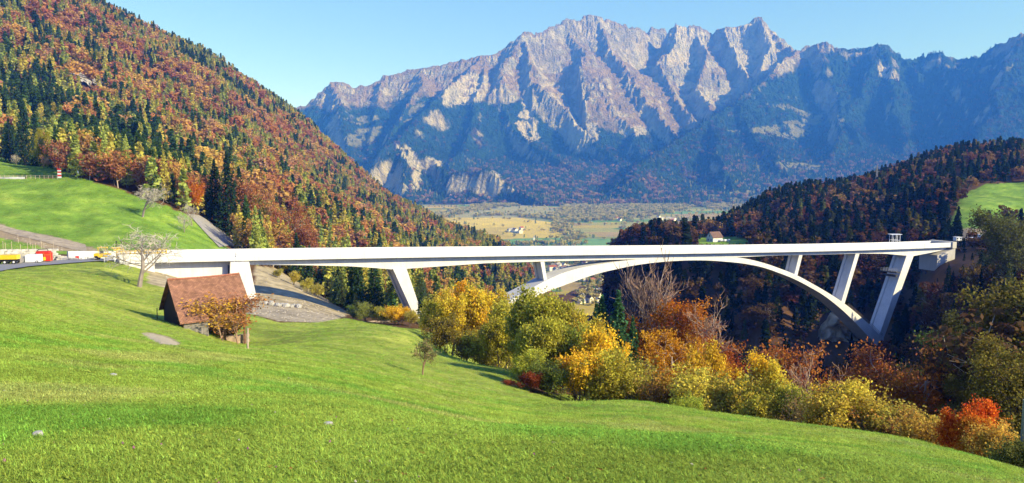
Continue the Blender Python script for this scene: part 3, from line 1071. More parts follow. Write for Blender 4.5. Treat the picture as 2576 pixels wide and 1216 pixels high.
def skeleton(seed, h, spread=.6, levels=4, nb=(5, 4, 4, 3), up=.35, trunk_frac=.3, r0=.03, wig=.25, split=.62):
    """trunk and limbs: returns list of (points, radii, level) and the twig tips"""
    rs = random.Random(seed)
    segs, tips = [], []

    def grow(p, d, L, r, lev):
        pts, rad = [p], [r]
        n = 4 if lev < 2 else 3
        q = p.copy()
        dd = d.copy()
        for i in range(n):
            dd = dd + np.array([rs.gauss(0, wig), rs.gauss(0, wig), rs.gauss(0, wig) + up * .25]) * (.35 if lev == 0 else .5)
            dd /= np.linalg.norm(dd)
            q = q + dd * L / n
            pts.append(q.copy())
            rad.append(r * (1 - .55 * (i + 1) / n))
        segs.append((pts, rad, lev))
        if lev >= levels - 1:
            tips.append((pts[-1], lev))
            tips.append((pts[-2], lev))
            return
        k = nb[lev]
        for j in range(k):
            t = (trunk_frac + (1 - trunk_frac) * (j + rs.random()) / k) if lev == 0 else (.25 + .75 * (j + rs.random() * .8) / k)
            x = t * n
            i = min(int(x), n - 1)
            bp = pts[i] + (pts[i + 1] - pts[i]) * (x - i)
            ang = rs.random() * 2 * math.pi
            a = np.cross(dd, (0, 0, 1) if abs(dd[2]) < .9 else (1, 0, 0))
            a /= np.linalg.norm(a)
            b = np.cross(dd, a)
            side = a * math.cos(ang) + b * math.sin(ang)
            nd = dd * (1 - spread) + side * spread
            nd[2] += up * (.6 if lev == 0 else .2)
            nd /= np.linalg.norm(nd)
            grow(bp, nd, L * split * (1.05 - .35 * t if lev == 0 else .8 + .3 * rs.random()), max(r * (1 - .5 * t) * .5, .004), lev + 1)
    grow(np.zeros(3), np.array([0, 0, 1.0]), h * .78, h * r0, 0)
    zm = max(t[0][2] for t in tips) / h
    return [([p / zm for p in a], [r / zm for r in b], c) for a, b, c in segs], [(t[0] / zm, t[1]) for t in tips]


def skel_mesh(name, segs, mat, lo=0, hi=99, sides=5, rmin=0.0):
    m = MB()
    for pts, rad, lev in segs:
        if lo <= lev <= hi:
            m.tube(pts, [max(r, rmin) for r in rad], max(3, sides - lev), cap=lev < 2)
    return m.mesh(name, [mat])


def conifer_pts(rs, h, w, n, base=.08, power=.85, droop=.25, whorl=None):
    """points in a conical crown with layered whorls, denser at the outside"""
    t = rs.rand(n) ** .8
    z = base * h + (1 - base) * h * t
    if whorl:
        z = z + np.sin(z / h * whorl * 2 * math.pi) * h / whorl * .16
    rmax = w * (1 - t) ** power + .02 * w
    ang = rs.rand(n) * 2 * math.pi
    lob = 1 + .22 * np.sin(ang * 5 + z * 2.1) + .15 * np.sin(ang * 9 + z * 5)
    r = rmax * lob * (rs.rand(n) ** .45)
    z = z - droop * r + .0 * h
    return np.stack([r * np.cos(ang), r * np.sin(ang), z], 1), r / (rmax + 1e-6)


def spruce_crown(name, h, w, seed, n, size, mat, base=.08, droop=.3, whorls=16):
    rs = np.random.RandomState(seed)
    P, rr = [], []
    nb = 0
    for k in range(whorls):
        t = (k + .5) / whorls
        L = w * (1 - t) ** .85 * (.85 + .3 * rs.rand()) + .04 * w
        cnt = int(7 + 4 * (1 - t))
        for j in range(cnt):
            a = 2 * math.pi * (j + rs.rand() * .7) / cnt
            Lb = L * (.7 + .45 * rs.rand())
            m_ = max(3, int(n / whorls / cnt * (1.5 - t)))
            u = rs.rand(m_) ** .6
            side = (rs.rand(m_) - .5) * .42 * Lb * (1.15 - u)
            x = u * Lb * math.cos(a) - side * math.sin(a)
            y = u * Lb * math.sin(a) + side * math.cos(a)
            z = base * h + (1 - base) * h * t - droop * u * Lb + .22 * u ** 3 * Lb - rs.rand(m_) * (.05 * Lb + .8 * (1 - base) * h / whorls) - np.abs(side) * .25
            P.append(np.stack([x, y, z], 1))
            rr.append(u)
    top = np.stack([rs.randn(12) * .02 * w, rs.randn(12) * .02 * w, h * (.93 + .09 * rs.rand(12))], 1)
    P = np.concatenate(P + [top])
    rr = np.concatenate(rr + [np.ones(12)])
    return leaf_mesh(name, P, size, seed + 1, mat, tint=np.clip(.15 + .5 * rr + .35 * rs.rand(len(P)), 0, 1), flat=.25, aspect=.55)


def broad_crown(name, h, w, seed, n, size, mat, base=.2, lobes=9):
    """leaf clumps gathered round a number of boughs, with gaps between"""
    rs = np.random.RandomState(seed)
    C0 = []
    for k in range(lobes):
        a = 2 * math.pi * (k * .618 + .2 * rs.rand())
        t = (k + .5) / lobes
        zz = base * h + (1 - base) * h * (.12 + .8 * t)
        r = w * .62 * math.sin(math.pi * min(1, .25 + .75 * (1 - t) + .1)) * (.6 + .6 * rs.rand())
        C0.append((r * math.cos(a), r * math.sin(a), zz, w * (.30 + .22 * rs.rand())))
    C0 = np.array(C0)
    sub = rs.randint(0, lobes, n)
    d = rvec(rs, n)
    clump = rvec(rs, 14 * lobes)
    ci = rs.randint(0, 14, n) + sub * 14
    rad = C0[sub, 3] * (.55 + .5 * rs.rand(n) ** .5)
    d = clump[ci] + d * .38
    d /= np.linalg.norm(d, axis=1, keepdims=True)
    P = C0[sub, :3] + d * rad[:, None] * np.array([1, 1, .85])
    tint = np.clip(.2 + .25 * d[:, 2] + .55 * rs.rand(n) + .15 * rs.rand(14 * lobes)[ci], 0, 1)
    return leaf_mesh(name, P, size, seed + 2, mat, tint=tint, out=d, aspect=.75)


def tips_crown(name, segs, tips, per, spread, size, seed, mat, keep=1.0, lowbias=0):
    rs = np.random.RandomState(seed)
    T = np.array([t[0] for t in tips])
    T = T[rs.rand(len(T)) < keep]
    idx = np.repeat(np.arange(len(T)), per)
    P = T[idx] + rs.randn(len(idx), 3) * spread
    tt = rs.rand(len(T))
    return leaf_mesh(name, P, size, seed + 3, mat, tint=np.clip(.55 * rs.rand(len(idx)) + .45 * tt[idx], 0, 1), aspect=.7)


# far-forest templates, one mesh each (crown + stem), gathered in collections that are only instanced
def lod_tree(kind, seed):
    rs = np.random.RandomState(seed)
    if kind in ('spruce', 'larch', 'pine'):
        w = {'spruce': .17, 'larch': .16, 'pine': .19}[kind]
        P, rr = conifer_pts(rs, 1.0, w, 250 if kind == 'spruce' else 190, base=.08 if kind != 'pine' else .3, droop=.35, power=.8 if kind != 'pine' else .5)
        size, asp, flat, out = .038, .6, .5, None
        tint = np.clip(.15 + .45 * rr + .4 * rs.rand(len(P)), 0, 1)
        n = len(P)
        nrm = rvec(rs, n)
        nrm[:, 2] += flat
    else:
        k = 11
        cen = np.stack([rs.randn(k) * .13, rs.randn(k) * .13, .36 + .52 * rs.rand(k)], 1)
        rad = .13 + .08 * rs.rand(k)
        sub = rs.randint(0, k, 300)
        d = rvec(rs, 300)
        P = cen[sub] + d * rad[sub][:, None] * (.6 + .4 * rs.rand(300))[:, None]
        size, asp = .042, .8
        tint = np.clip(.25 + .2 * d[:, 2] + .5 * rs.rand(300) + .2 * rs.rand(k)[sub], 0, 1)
        nrm = rvec(rs, 300) + d
        n = 300
    nrm /= np.linalg.norm(nrm, axis=1, keepdims=True)
    a = np.cross(nrm, rvec(rs, n))
    a /= np.linalg.norm(a, axis=1, keepdims=True)
    b = np.cross(nrm, a)
    sz = (size * (.6 + .8 * rs.rand(n)))[:, None]
    V, Fq = quads(P, a * sz, b * sz * asp)
    m = MB()
    m.tube([(0, 0, -.05), (0, 0, .45), (0, 0, .85)], [.012, .009, .003], 4)
    o = len(V)
    V = np.concatenate([V, np.array(m.v)])
    F2 = [f for f in m.f if len(f) == 4]
    Fa = np.concatenate([Fq, np.array(F2) + o])
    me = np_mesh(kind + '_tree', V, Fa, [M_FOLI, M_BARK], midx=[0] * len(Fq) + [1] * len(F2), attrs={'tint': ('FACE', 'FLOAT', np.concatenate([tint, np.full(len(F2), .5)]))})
    return me


def far_collection(name, kinds):
    c = bpy.data.collections.new(name)
    order = []
    i = 0
    for k, cnt in kinds:
        for j in range(cnt):
            o = bpy.data.objects.new('%02d_%s_tree' % (i, k), lod_tree(k, 500 + i * 7))
            c.objects.link(o)
            order.append(k)
            i += 1
    return c, order


FARC, ORDER = far_collection('far_tree_kinds', [('spruce', 3), ('larch', 2), ('beech', 3)])
KIDX = {'spruce': [0, 1, 2], 'larch': [3, 4], 'beech': [5, 6, 7]}


def scatter_object(name, coll, P, idx, rot, scl, col, label):
    """ONE object of uncountable plants, instanced on its points"""
    n = len(P)
    me = bpy.data.meshes.new(name)
    me.vertices.add(n)
    me.vertices.foreach_set('co', np.asarray(P, np.float32).ravel())
    for k, typ, arr in (('idx', 'INT', idx), ('rotz', 'FLOAT', rot), ('scl', 'FLOAT_VECTOR', scl), ('icol', 'FLOAT_COLOR', col)):
        at = me.attributes.new(k, typ, 'POINT')
        at.data.foreach_set({'INT': 'value', 'FLOAT': 'value', 'FLOAT_VECTOR': 'vector', 'FLOAT_COLOR': 'color'}[typ], np.asarray(arr, np.int32 if typ == 'INT' else np.float32).ravel())
    o = link(name, me, kind='stuff', label=label)
    ng = bpy.data.node_groups.new(name + '_nodes', 'GeometryNodeTree')
    ng.interface.new_socket('Geometry', in_out='INPUT', socket_type='NodeSocketGeometry')
    ng.interface.new_socket('Geometry', in_out='OUTPUT', socket_type='NodeSocketGeometry')
    N, Lk = ng.nodes, ng.links
    gi, go = N.new('NodeGroupInput'), N.new('NodeGroupOutput')
    iop = N.new('GeometryNodeInstanceOnPoints')
    ci = N.new('GeometryNodeCollectionInfo')
    ci.inputs['Collection'].default_value = coll
    ci.inputs['Separate Children'].default_value = True
    ci.inputs['Reset Children'].default_value = True

    def na(nm, typ):
        x = N.new('GeometryNodeInputNamedAttribute')
        x.data_type = typ
        x.inputs['Name'].default_value = nm
        return x.outputs['Attribute']
    cx = N.new('ShaderNodeCombineXYZ')
    Lk.new(na('rotz', 'FLOAT'), cx.inputs['Z'])
    Lk.new(gi.outputs[0], iop.inputs['Points'])
    Lk.new(ci.outputs[0], iop.inputs['Instance'])
    iop.inputs['Pick Instance'].default_value = True
    Lk.new(na('idx', 'INT'), iop.inputs['Instance Index'])
    Lk.new(cx.outputs[0], iop.inputs['Rotation'])
    Lk.new(na('scl', 'FLOAT_VECTOR'), iop.inputs['Scale'])
    Lk.new(iop.outputs[0], go.inputs[0])
    md = o.modifiers.new('scatter', 'NODES')
    md.node_group = ng
    return o


# tree colours (albedo)
CONI = [(.030, .058, .020), (.042, .075, .024), (.060, .090, .026)]
LARCH = [(.34, .32, .07), (.26, .28, .06), (.38, .31, .065), (.21, .245, .06)]
BEECH = [(.31, .115, .050), (.34, .145, .055), (.25, .098, .052), (.35, .19, .06), (.30, .16, .09), (.40, .24, .06)]
rsF = np.random.RandomState(11)


def forest_points(n, x0, x1, y0, y1):
    X = x0 + (x1 - x0) * rsF.rand(n)
    Y = y0 + (y1 - y0) * rsF.rand(n)
    Z = gz(X, Y)
    return X, Y, Z


def hillside_class(X, Y, Z):
    """which kind grows where: 0 spruce, 1 larch, 2 beech"""
    px, py = proj(X, Y, Z)
    a = fbm(X / 90, Y / 90, 3, 201)
    b = fbm(X / 120, Y / 120, 3, 211)
    r = .5 * rsF.rand(len(X)) + .5 * (.5 + .9 * fbm(X / 45, Y / 45, 2, 231))
    r = np.argsort(np.argsort(r)) / len(r)
    # a diagonal belt of dark spruce crosses the hillside, larches lie beside it and along the crest
    d1 = (py - (180 + (px - 0) * .62)) / 70
    belt = np.exp(-((d1 - .6) ** 2)) * sstep(-100, 60, px) * sstep(620, 420, px)
    crest = np.exp(-((py - (px * .55 - 140)) / 45) ** 2)
    ps = .20 + .85 * belt + .6 * sstep(.1, .35, a) + .2 * crest
    pl = .30 + .75 * sstep(-.05, .3, b) + .45 * crest + .35 * np.exp(-((d1 - 1.6) ** 2)) + .25 * sstep(700, 900, px)
    k = np.where(r < ps * .6, 0, np.where(r < ps * .6 + pl * .66, 1, 2))
    return k


def colours(k, X, Y, rs, dark=1.0):
    n = len(k)
    out = np.empty((n, 4))
    out[:, 3] = 1
    g = fbm(X / 60, Y / 60, 2, 221)
    for kk, P in ((0, CONI), (1, LARCH), (2, BEECH)):
        P = np.array(P)
        q = np.clip(((rs.rand(n) * .4 + (g * 1.2 + .5) * .6) * len(P)).astype(int), 0, len(P) - 1)
        m = k == kk
        out[m, :3] = P[q[m]]
    out[:, :3] *= (.88 + .3 * rs.rand(n))[:, None] * dark * 1.28
    return out


# the wooded hillside and both sides of the gorge
Xa, Ya, Za = forest_points(80000, -1900, 330, 300, 2450)
Xb, Yb_, Zb = forest_points(26000, 0, 1400, 90, 1300)
Xc, Yc_, Zc = forest_points(9000, -420, 0, 200, 480)
Xd, Yd, Zd = forest_points(3500, 40, 420, 30, 300)
X_, Y_, Z_ = np.concatenate([Xa, Xb, Xc, Xd]), np.concatenate([Ya, Yb_, Yc_, Yd]), np.concatenate([Za, Zb, Zc, Zd])
pxx, pyy = proj(X_, Y_, Z_)
cv = cover(X_, Y_, Z_)
okk = (cv == 0) & (pxx > -60) & (pxx < np.where(Y_ < 420, 3600, 2640)) & (Z_ > -292) & (pyy > -40)
cliff = inpoly(pxx, pyy, [(128, 165), (150, 150), (190, 160), (230, 175), (262, 185), (268, 245), (225, 252), (175, 238), (128, 212)]) & (noise(X_ / 30, Y_ / 30, 5) > -.2)
okk &= ~cliff
road_z = inpoly(pxx, pyy, [(470, 540), (520, 545), (600, 590), (660, 625), (560, 640), (480, 580)]) & (Y_ < 420)
okk &= ~road_z
okk &= ~(inpoly(pxx, pyy, [(2050, 800), (2190, 790), (2240, 868), (2040, 880)]) & (Y_ > 300) & (Y_ < 400))
# keep the airspace of the bridge free of trees
sB = (X_ - O0[0]) * BD[0] + (Y_ - O0[1]) * BD[1]
oB = (X_ - O0[0]) * BN[0] + (Y_ - O0[1]) * BN[1]
underb = (np.abs(oB - 5) < 14) & (sB > -40) & (sB < S1 + 20)
okk &= ~(underb & ((pxx < 1100) | (pxx > 2225) | ((np.abs(oB - 5) < 7) & (pxx > 2050))))
underb &= pxx > 1100
okk &= ~((pxx < 640) & (pyy > 560) & (Y_ < 300)) & ~((pxx < 560) & (pyy > 590))
okk &= ~((Y_ < 205) & (pxx < 1900))
# thin out with distance, never closer than natural spacing
X_, Y_, Z_, underb = X_[okk], Y_[okk], Z_[okk], underb[okk]
cell = {}
kp = np.zeros(len(X_), bool)
for i in range(len(X_)):
    key = (int(X_[i] // 5.8), int(Y_[i] // 5.8))
    if key not in cell:
        cell[key] = 1
        kp[i] = True
X_, Y_, Z_, underb = X_[kp], Y_[kp], Z_[kp], underb[kp]
pxx, pyy = proj(X_, Y_, Z_)
kd = hillside_class(X_, Y_, Z_)
rr_ = rsF.rand(len(X_))
right = pxx > 1500
kd = np.where(right, np.where(rr_ < .55, 0, np.where(rr_ < .66, 1, 2)), kd)
hgt = np.where(kd == 0, 19, np.where(kd == 1, 18, 15)) * (.65 + .6 * rsF.rand(len(X_)))
hgt = np.where(underb, hgt * .4, hgt)
hgt *= np.where(X_ / Y_ > .06, np.where(Y_ < 420, .72, .85), 1)
colr = colours(kd, X_, Y_, rsF)
colr[:, :3] *= np.where(right, np.where(Y_ < 620, .27, .52), 1)[:, None]  # right bank crowns darkened: the bank's shade is put into their colour
PROF = ([0, 560, 620, 1060, 1100, 1150, 1290, 1350, 1430, 1500, 1600, 1650, 1800, 1870, 2000, 2250, 2300, 2400, 2480, 2576, 3000],
        [0, 560, 735, 735, 760, 720, 750, 750, 760, 760, 800, 760, 790, 890, 890, 880, 790, 720, 660, 650, 640])
ztop = np.array([ray(a, np.interp(a, *PROF))[1] for a in pxx]) * Y_
near_ = (Y_ < 250)
lim3 = np.array([ray(a, np.interp(a, [2100, 2180, 2300, 2395, 2420, 2640], [800, 700, 690, 660, 600, 560]))[1] for a in pxx]) * Y_
hgt = np.where((Y_ >= 250) & (Y_ < 400) & (pxx > 2150), np.clip(np.minimum(hgt, lim3 - Z_), 2, 40), hgt)
PRO2 = ([0, 1500, 1545, 1560, 1600, 1650, 1730, 1738, 1890, 1900, 1960, 2050, 2200, 2400], [0, 0, 615, 580, 565, 548, 560, 614, 614, 560, 520, 480, 440, 0])
zt2 = np.array([ray(a, np.interp(a, *PRO2))[1] for a in pxx]) * Y_
hgt = np.where((pxx > 1500) & (pxx < 2400) & (Y_ < np.where((pxx > 1738) & (pxx < 1890), 606, 700)), np.clip(np.minimum(hgt, zt2 - Z_), 1.5, 40), hgt)
hgt = np.where(near_, np.minimum(hgt, ztop - Z_), hgt)
hgt = np.where((X_ > 172) & (X_ < 300) & (Y_ > 235) & (Y_ < 345), hgt * .33, hgt)  # trees right of the arch foot shortened so that sunlight reaches it
gone = near_ & (hgt < 4)

# which trees the photo can show: line of sight to the upper half of each
def in_sight(X, Y, Z):
    v = np.ones(len(X), bool)
    for t in np.linspace(.04, .97, 34):
        v &= gz_raw(X * t, Y * t) < Z * t + 1.0
    return v


hgt = np.where(gone, .5, hgt)
seen = in_sight(X_, Y_, Z_ + hgt * .7) & (pxx > -20) & (pxx < 2600)
vis = hgt / Y_ * seen
order = np.argsort(-vis)
own = np.zeros(len(X_), bool)
for kk, cnt in ((0, 210), (1, 110), (2, 210)):
    own[order[kd[order] == kk][:cnt]] = True
rest = ~own & ~gone
idx = np.array([KIDX[('spruce', 'larch', 'beech')[k]][int(r * 97) % len(KIDX[('spruce', 'larch', 'beech')[k]])] for k, r in zip(kd[rest], rsF.rand(rest.sum()))])
wdt = hgt[rest] * (1.0 + .5 * rsF.rand(rest.sum())) * np.where(kd[rest] == 2, 1.12, 1)
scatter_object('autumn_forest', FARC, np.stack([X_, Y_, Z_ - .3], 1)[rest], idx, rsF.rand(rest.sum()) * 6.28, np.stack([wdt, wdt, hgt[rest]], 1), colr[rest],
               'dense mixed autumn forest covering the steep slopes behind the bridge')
print('forest', len(X_), own.sum())


def make_tree(name, parts, loc, scale, rz, color, label, category='tree', group=None, lean=None):
    """a tree: an Empty at its foot with crown, trunk ... as children; parts share their meshes with other trees"""
    e = empty(name, loc, rz, label=label, category=category, group=group)
    e.scale = scale if hasattr(scale, '__len__') else (scale,) * 3
    if lean:
        e.rotation_euler = (lean[0], lean[1], rz)
    for pn, me in parts:
        o = link(pn, me, e)
        o.color = (*color[:3], 1)
    return e


def trunk_mesh(h, r):
    m = MB()
    m.tube([(0, 0, -.04 * h), (0, 0, h * .3), (0, 0, h * .95)], [r, r * .75, r * .1], 6)
    return m.mesh('trunk', [M_BARK])


# prototypes one unit high for the forest trees that show largest
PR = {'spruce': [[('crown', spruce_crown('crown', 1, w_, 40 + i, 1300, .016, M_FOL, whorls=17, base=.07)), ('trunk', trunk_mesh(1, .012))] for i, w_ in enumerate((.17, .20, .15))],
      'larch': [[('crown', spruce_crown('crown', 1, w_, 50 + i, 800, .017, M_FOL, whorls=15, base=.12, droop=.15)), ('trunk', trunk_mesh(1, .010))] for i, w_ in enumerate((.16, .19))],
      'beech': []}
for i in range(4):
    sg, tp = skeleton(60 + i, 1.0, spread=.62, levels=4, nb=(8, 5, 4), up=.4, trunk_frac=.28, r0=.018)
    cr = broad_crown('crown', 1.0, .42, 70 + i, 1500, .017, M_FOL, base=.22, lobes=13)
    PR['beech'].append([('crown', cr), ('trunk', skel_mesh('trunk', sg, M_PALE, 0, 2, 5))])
ZONE = [('near the rock face', [(80, 130), (330, 130), (330, 300), (80, 300)]),
        ('at the crest of the left hillside', [(200, -60), (860, 340), (800, 420), (100, 60)]),
        ('above the upper lane at the far left', [(-60, 330), (220, 360), (220, 640), (-60, 640)]),
        ('above the brow of the upper meadow', [(220, 360), (420, 400), (420, 640), (220, 640)]),
        ('above the gravel track', [(420, 400), (640, 520), (640, 640), (420, 640)]),
        ('on the middle of the left hillside', [(-60, -60), (700, 250), (700, 520), (-60, 330)]),
        ('behind the deck left of the slanted pier', [(600, 250), (1000, 450), (1000, 640), (600, 640)]),
        ('behind the deck at the hill foot', [(1000, 450), (1300, 500), (1300, 640), (1000, 640)]),
        ('under the deck above the sandy slope', [(560, 640), (820, 640), (820, 900), (560, 900)]),
        ('under the deck left of the slanted pier', [(820, 640), (1020, 640), (1020, 900), (820, 900)]),
        ('under the deck right of the slanted pier', [(1020, 640), (1200, 640), (1200, 900), (1020, 900)]),
        ('under the deck left of the small column', [(1200, 640), (1420, 640), (1420, 900), (1200, 900)]),
        ('on the ridge at the upper right', [(1900, 300), (2640, 300), (2640, 470), (1900, 540)]),
        ('around the white house', [(1450, 440), (1900, 440), (1900, 640), (1450, 640)]),
        ('behind the right half of the deck', [(1900, 440), (2330, 400), (2330, 640), (1900, 640)]),
        ('beside the right meadow', [(2330, 400), (2640, 400), (2640, 640), (2330, 640)]),
        ('on the shaded bank under the arch', [(1400, 640), (2260, 640), (2260, 900), (1400, 900)]),
        ('on the dark slope right of the bridge', [(2200, 600), (2640, 600), (2640, 1200), (2200, 1200)])]
KN = ['spruce', 'larch', 'beech']


def zone(px, py):
    for nm, pl in ZONE:
        if inpoly(np.array([px]), np.array([py]), pl)[0]:
            return nm
    return 'on the bushy slope below the meadow'


def colour_word(k, c):
    if k == 0:
        return 'dark green' if c[1] < .065 else ('deep green' if c[1] < .085 else 'mid green')
    if k == 1:
        return 'yellow green' if c[0] / c[1] < 1.03 else 'golden'
    return 'dark rusty' if c[0] < .27 else ('rust red' if c[1] / c[0] < .38 else ('orange brown' if c[1] / c[0] < .47 else ('dull brown' if c[2] > .06 else 'orange yellow')))


rsO = random.Random(5)
for i in np.where(own)[0]:
    k = int(kd[i])
    kn = KN[k]
    pr = rsO.choice(PR[kn])
    h = float(hgt[i])
    zn = zone(pxx[i], pyy[i] - h / Y_[i] * F * .4)
    sz_ = 'tall' if h > 18 else ('medium' if h > 13 else 'small')
    cw = colour_word(k, colr[i])
    wd_ = rsO.uniform(.9, 1.25)
    big = h / Y_[i] * F > 42
    parts = pr if big else pr[:1]
    lb = f'{sz_} {cw} {kn} {zn}'
    if big:
        make_tree(kn + '_tree', parts, (X_[i], Y_[i], Z_[i] - .2), (h * wd_, h * wd_, h), rsO.uniform(0, 6.28), colr[i], lb, 'tree', f'{cw} {kn} trees {zn}')
    else:
        o = link(kn + '_tree', pr[0][1], label=lb, category='tree', group=f'{cw} {kn} trees {zn}')
        o.location = (float(X_[i]), float(Y_[i]), float(Z_[i]) - .2)
        o.scale = (h * wd_, h * wd_, h)
        o.rotation_euler = (0, 0, rsO.uniform(0, 6.28))
        o.color = (*[float(c) for c in colr[i][:3]], 1)

# ------------------------------------------------------------------ trees and bushes close to the meadow
def leafy(seed, n_per, spread, size, levels=4, nb=(7, 5, 5), up=.35, tf=.2, keep=.95, r0=.02, sp=.6, bark=None, split=.62):
    sg, tp = skeleton(seed, 1.0, spread=sp, levels=levels, nb=nb, up=up, trunk_frac=tf, r0=r0, split=split)
    return [('crown', tips_crown('crown', sg, tp, n_per, spread, size, seed, M_FOL, keep)), ('trunk', skel_mesh('trunk', sg, bark or M_BARK, 0, 3, 6, .0022))]


def multi(seed, stems, n_per, spread, size, h=1.0, bark=None, keep=.95):
    """a bush of several stems"""
    rs = random.Random(seed)
    m = MB()
    Ts = []
    for k in range(stems):
        sg, tp = skeleton(seed * 31 + k, 1.0 * rs.uniform(.7, 1), spread=.5, levels=3, nb=(7, 5), up=.55, trunk_frac=.15, r0=.012)
        a = rs.uniform(0, 6.28)
        off = np.array([math.cos(a), math.sin(a), 0]) * rs.uniform(.0, .22)
        ln = rs.uniform(.1, .35)
        f = lambda p: np.array([p[0] + math.cos(a) * ln * p[2], p[1] + math.sin(a) * ln * p[2], p[2]]) + off
        for pts, rad, lev in sg:
            m.tube([f(p) for p in pts], [max(r, .0022) for r in rad], max(3, 5 - lev), cap=False)
        Ts += [(f(t[0]), 0) for t in tp]
    return [('crown', tips_crown('crown', None, Ts, n_per, spread, size, seed, M_FOL, keep)), ('stems', m.mesh('stems', [bark or M_BARK]))]


YT = [leafy(101 + i, 40, .038, .0098, up=.45, sp=.55) for i in range(3)]
BU = [multi(120 + i, 6, 26, .045, .0115) for i in range(4)]
TH = [multi(130 + i, 4, 6, .05, .012, keep=.8) for i in range(2)]       # thin, with stems showing
BT = [leafy(190 + i, 60, .035, .0065, up=.3, sp=.6, nb=(8, 5, 5)) for i in range(2)]
RB = [leafy(140 + i, 42, .040, .0078, up=.15, sp=.72, tf=.18, bark=M_PALE) for i in range(2)]
M_GREYB = simple('lichen_bark', (.24, .20, .165), .35, 6, bump=.02)
M_GREYT = simple('grey_twigs', (.46, .41, .34), .25, 5)
BARE = []
for i in range(4):
    sg, tp = skeleton(150 + i, 1.0, spread=(.62, .55, .6, .5)[i], levels=5, nb=((7, 5, 4, 4), (7, 4, 3, 3), (7, 5, 4, 3), (8, 4, 3, 3))[i], up=(.22, .6, .25, .8)[i], trunk_frac=(.25, .25, .22, .3)[i], r0=(.035, .010, .03, .010)[i], split=.66, wig=(.3, .16, .3, .14)[i])
    BARE.append([('trunk', skel_mesh('trunk', sg, (M_GREYB, M_PALE, M_GREYB, M_PALE)[i], 0, 2, 7)), ('twigs', skel_mesh('twigs', sg, (M_GREYT, M_TWIG)[i % 2], 3, 5, 4, (.0016, .0009, .0018, .0008)[i]))])
SPR = [[('crown', spruce_crown('crown', 1, w_, 160 + i, 3200, .0105, M_FOL, whorls=24, base=.04)), ('trunk', trunk_mesh(1, .012))] for i, w_ in enumerate((.19, .16, .22))]
OLIVE, YEL, GOLD, ORA, RUST, RED, GRN, DGR = (.38, .34, .045), (.64, .46, .045), (.75, .46, .035), (.50, .20, .025), (.33, .085, .02), (.50, .075, .015), (.15, .22, .04), (.025, .055, .026)


def at(px, py, D, dz=0.0):
    """stand something at a distance under a point of the photo, on the ground there"""
    a, b = ray(px, py)
    return np.array([a * D, D, float(gz(a * D, D)[0]) + dz])


def put(name, proto, px, D, top, color, label, wr=1.0, category='tree', group=None, hmin=None, rz=None, base=None, lean=None):
    """a plant at distance D in the direction px whose top reaches the photo row 'top'"""
    p = at(px, base or 900, D)
    p[0] = ray(px, top)[0] * D
    p[2] = float(gz(p[0], D)[0])
    zt = ray(px, top)[1] * D
    h = min(max(zt - p[2], hmin or 1.0), {'bush': 6, 'shrub': 6}.get(category, 36 if D > 190 else 25))
    return make_tree(name, proto, p - np.array([0, 0, .05 * min(h, 3)]), (h * wr, h * wr, h * 1.03), rsO.uniform(0, 6.28) if rz is None else rz, color, label, category, group, lean)


def jit(c, a=.18):
    k = rsO.uniform(1 - a, 1 + a) * (1.2 if c[0] > .3 else 1)
    return (c[0] * k * rsO.uniform(.94, 1.06), c[1] * k, c[2] * k)


# spruces and autumn trees at the edge of the upper left meadow
for px, D, top, w, lb in [(52, 440, 232, 1.15, 'towering dark spruce at the far left above the meadow'), (88, 450, 300, 1, 'slimmer dark spruce beside the towering one at the far left'),
                          (20, 450, 300, 1, 'dark spruce cut by the left edge of the picture above the meadow'),
                          (418, 345, 398, 1.0, 'dark spruce leftmost of the big group by the track'), (455, 350, 388, 1.2, 'broad dark spruce behind the glowing orange tree'),
                          (492, 356, 398, 1.0, 'slim dark spruce right behind the glowing orange tree'), (538, 345, 405, 1.0, 'spruce in deep shade left of the tallest spruce by the track'),
                          (570, 340, 378, 1.25, 'tallest and fullest dark spruce standing above the gravel track'), (600, 350, 425, .95, 'slender spruce on the right flank of the tallest one')]:
    put('spruce_tree', SPR[rsO.randrange(3)], px, D, top, jit((.030, .060, .026)), lb, w)
for px, D, top, c, pr, w, lb in [
    (483, 332, 448, (.62, .20, .02), YT[0], .8, 'glowing orange maple in front of the dark spruces'), (440, 332, 490, RED, YT[1], .9, 'small crimson tree under the dark spruces'),
    (245, 335, 370, (.55, .38, .04), YT[1], .85, 'bright yellow tree behind the small white road sign'), (275, 340, 382, OLIVE, YT[2], .8, 'olive yellow tree right of the bright yellow one'),
    (305, 338, 395, (.36, .30, .06), YT[0], .9, 'pale olive tree above the right shoulder of the meadow'), (335, 336, 430, ORA, YT[1], .9, 'orange brown tree above the right shoulder of the meadow'),
    (235, 350, 352, RED, RB[0], .8, 'red topped tree behind the bright yellow tree'), (135, 345, 370, (.52, .26, .10), RB[1], 1.0, 'pale orange brown tree behind the red and white barrier'),
    (165, 350, 400, (.30, .12, .05), RB[0], .9, 'dark brown tree in the shade right of the barrier'), (105, 360, 330, OLIVE, YT[2], .7, 'thin olive tree above the top of the left lane'),
    (380, 345, 425, (.38, .17, .05), RB[0], .9, 'rust brown tree left of the dark spruce group'), (620, 350, 445, (.45, .20, .09), RB[1], .9, 'orange brown beech at the bend of the gravel track'),
    (650, 352, 470, (.40, .15, .07), RB[0], .9, 'rusty beech right of the bend of the gravel track'), (680, 350, 500, (.26, .24, .06), YT[1], .8, 'olive tree right of the rusty beech by the deck'),
    (715, 350, 520, (.34, .13, .06), RB[1], .9, 'brown beech rising just behind the deck left of centre'), (755, 350, 560, (.04, .07, .03), SPR[1], 1.1, 'small dark spruce rising just behind the deck')]:
    put('autumn_tree', pr, px, D, top, c, lb, w)
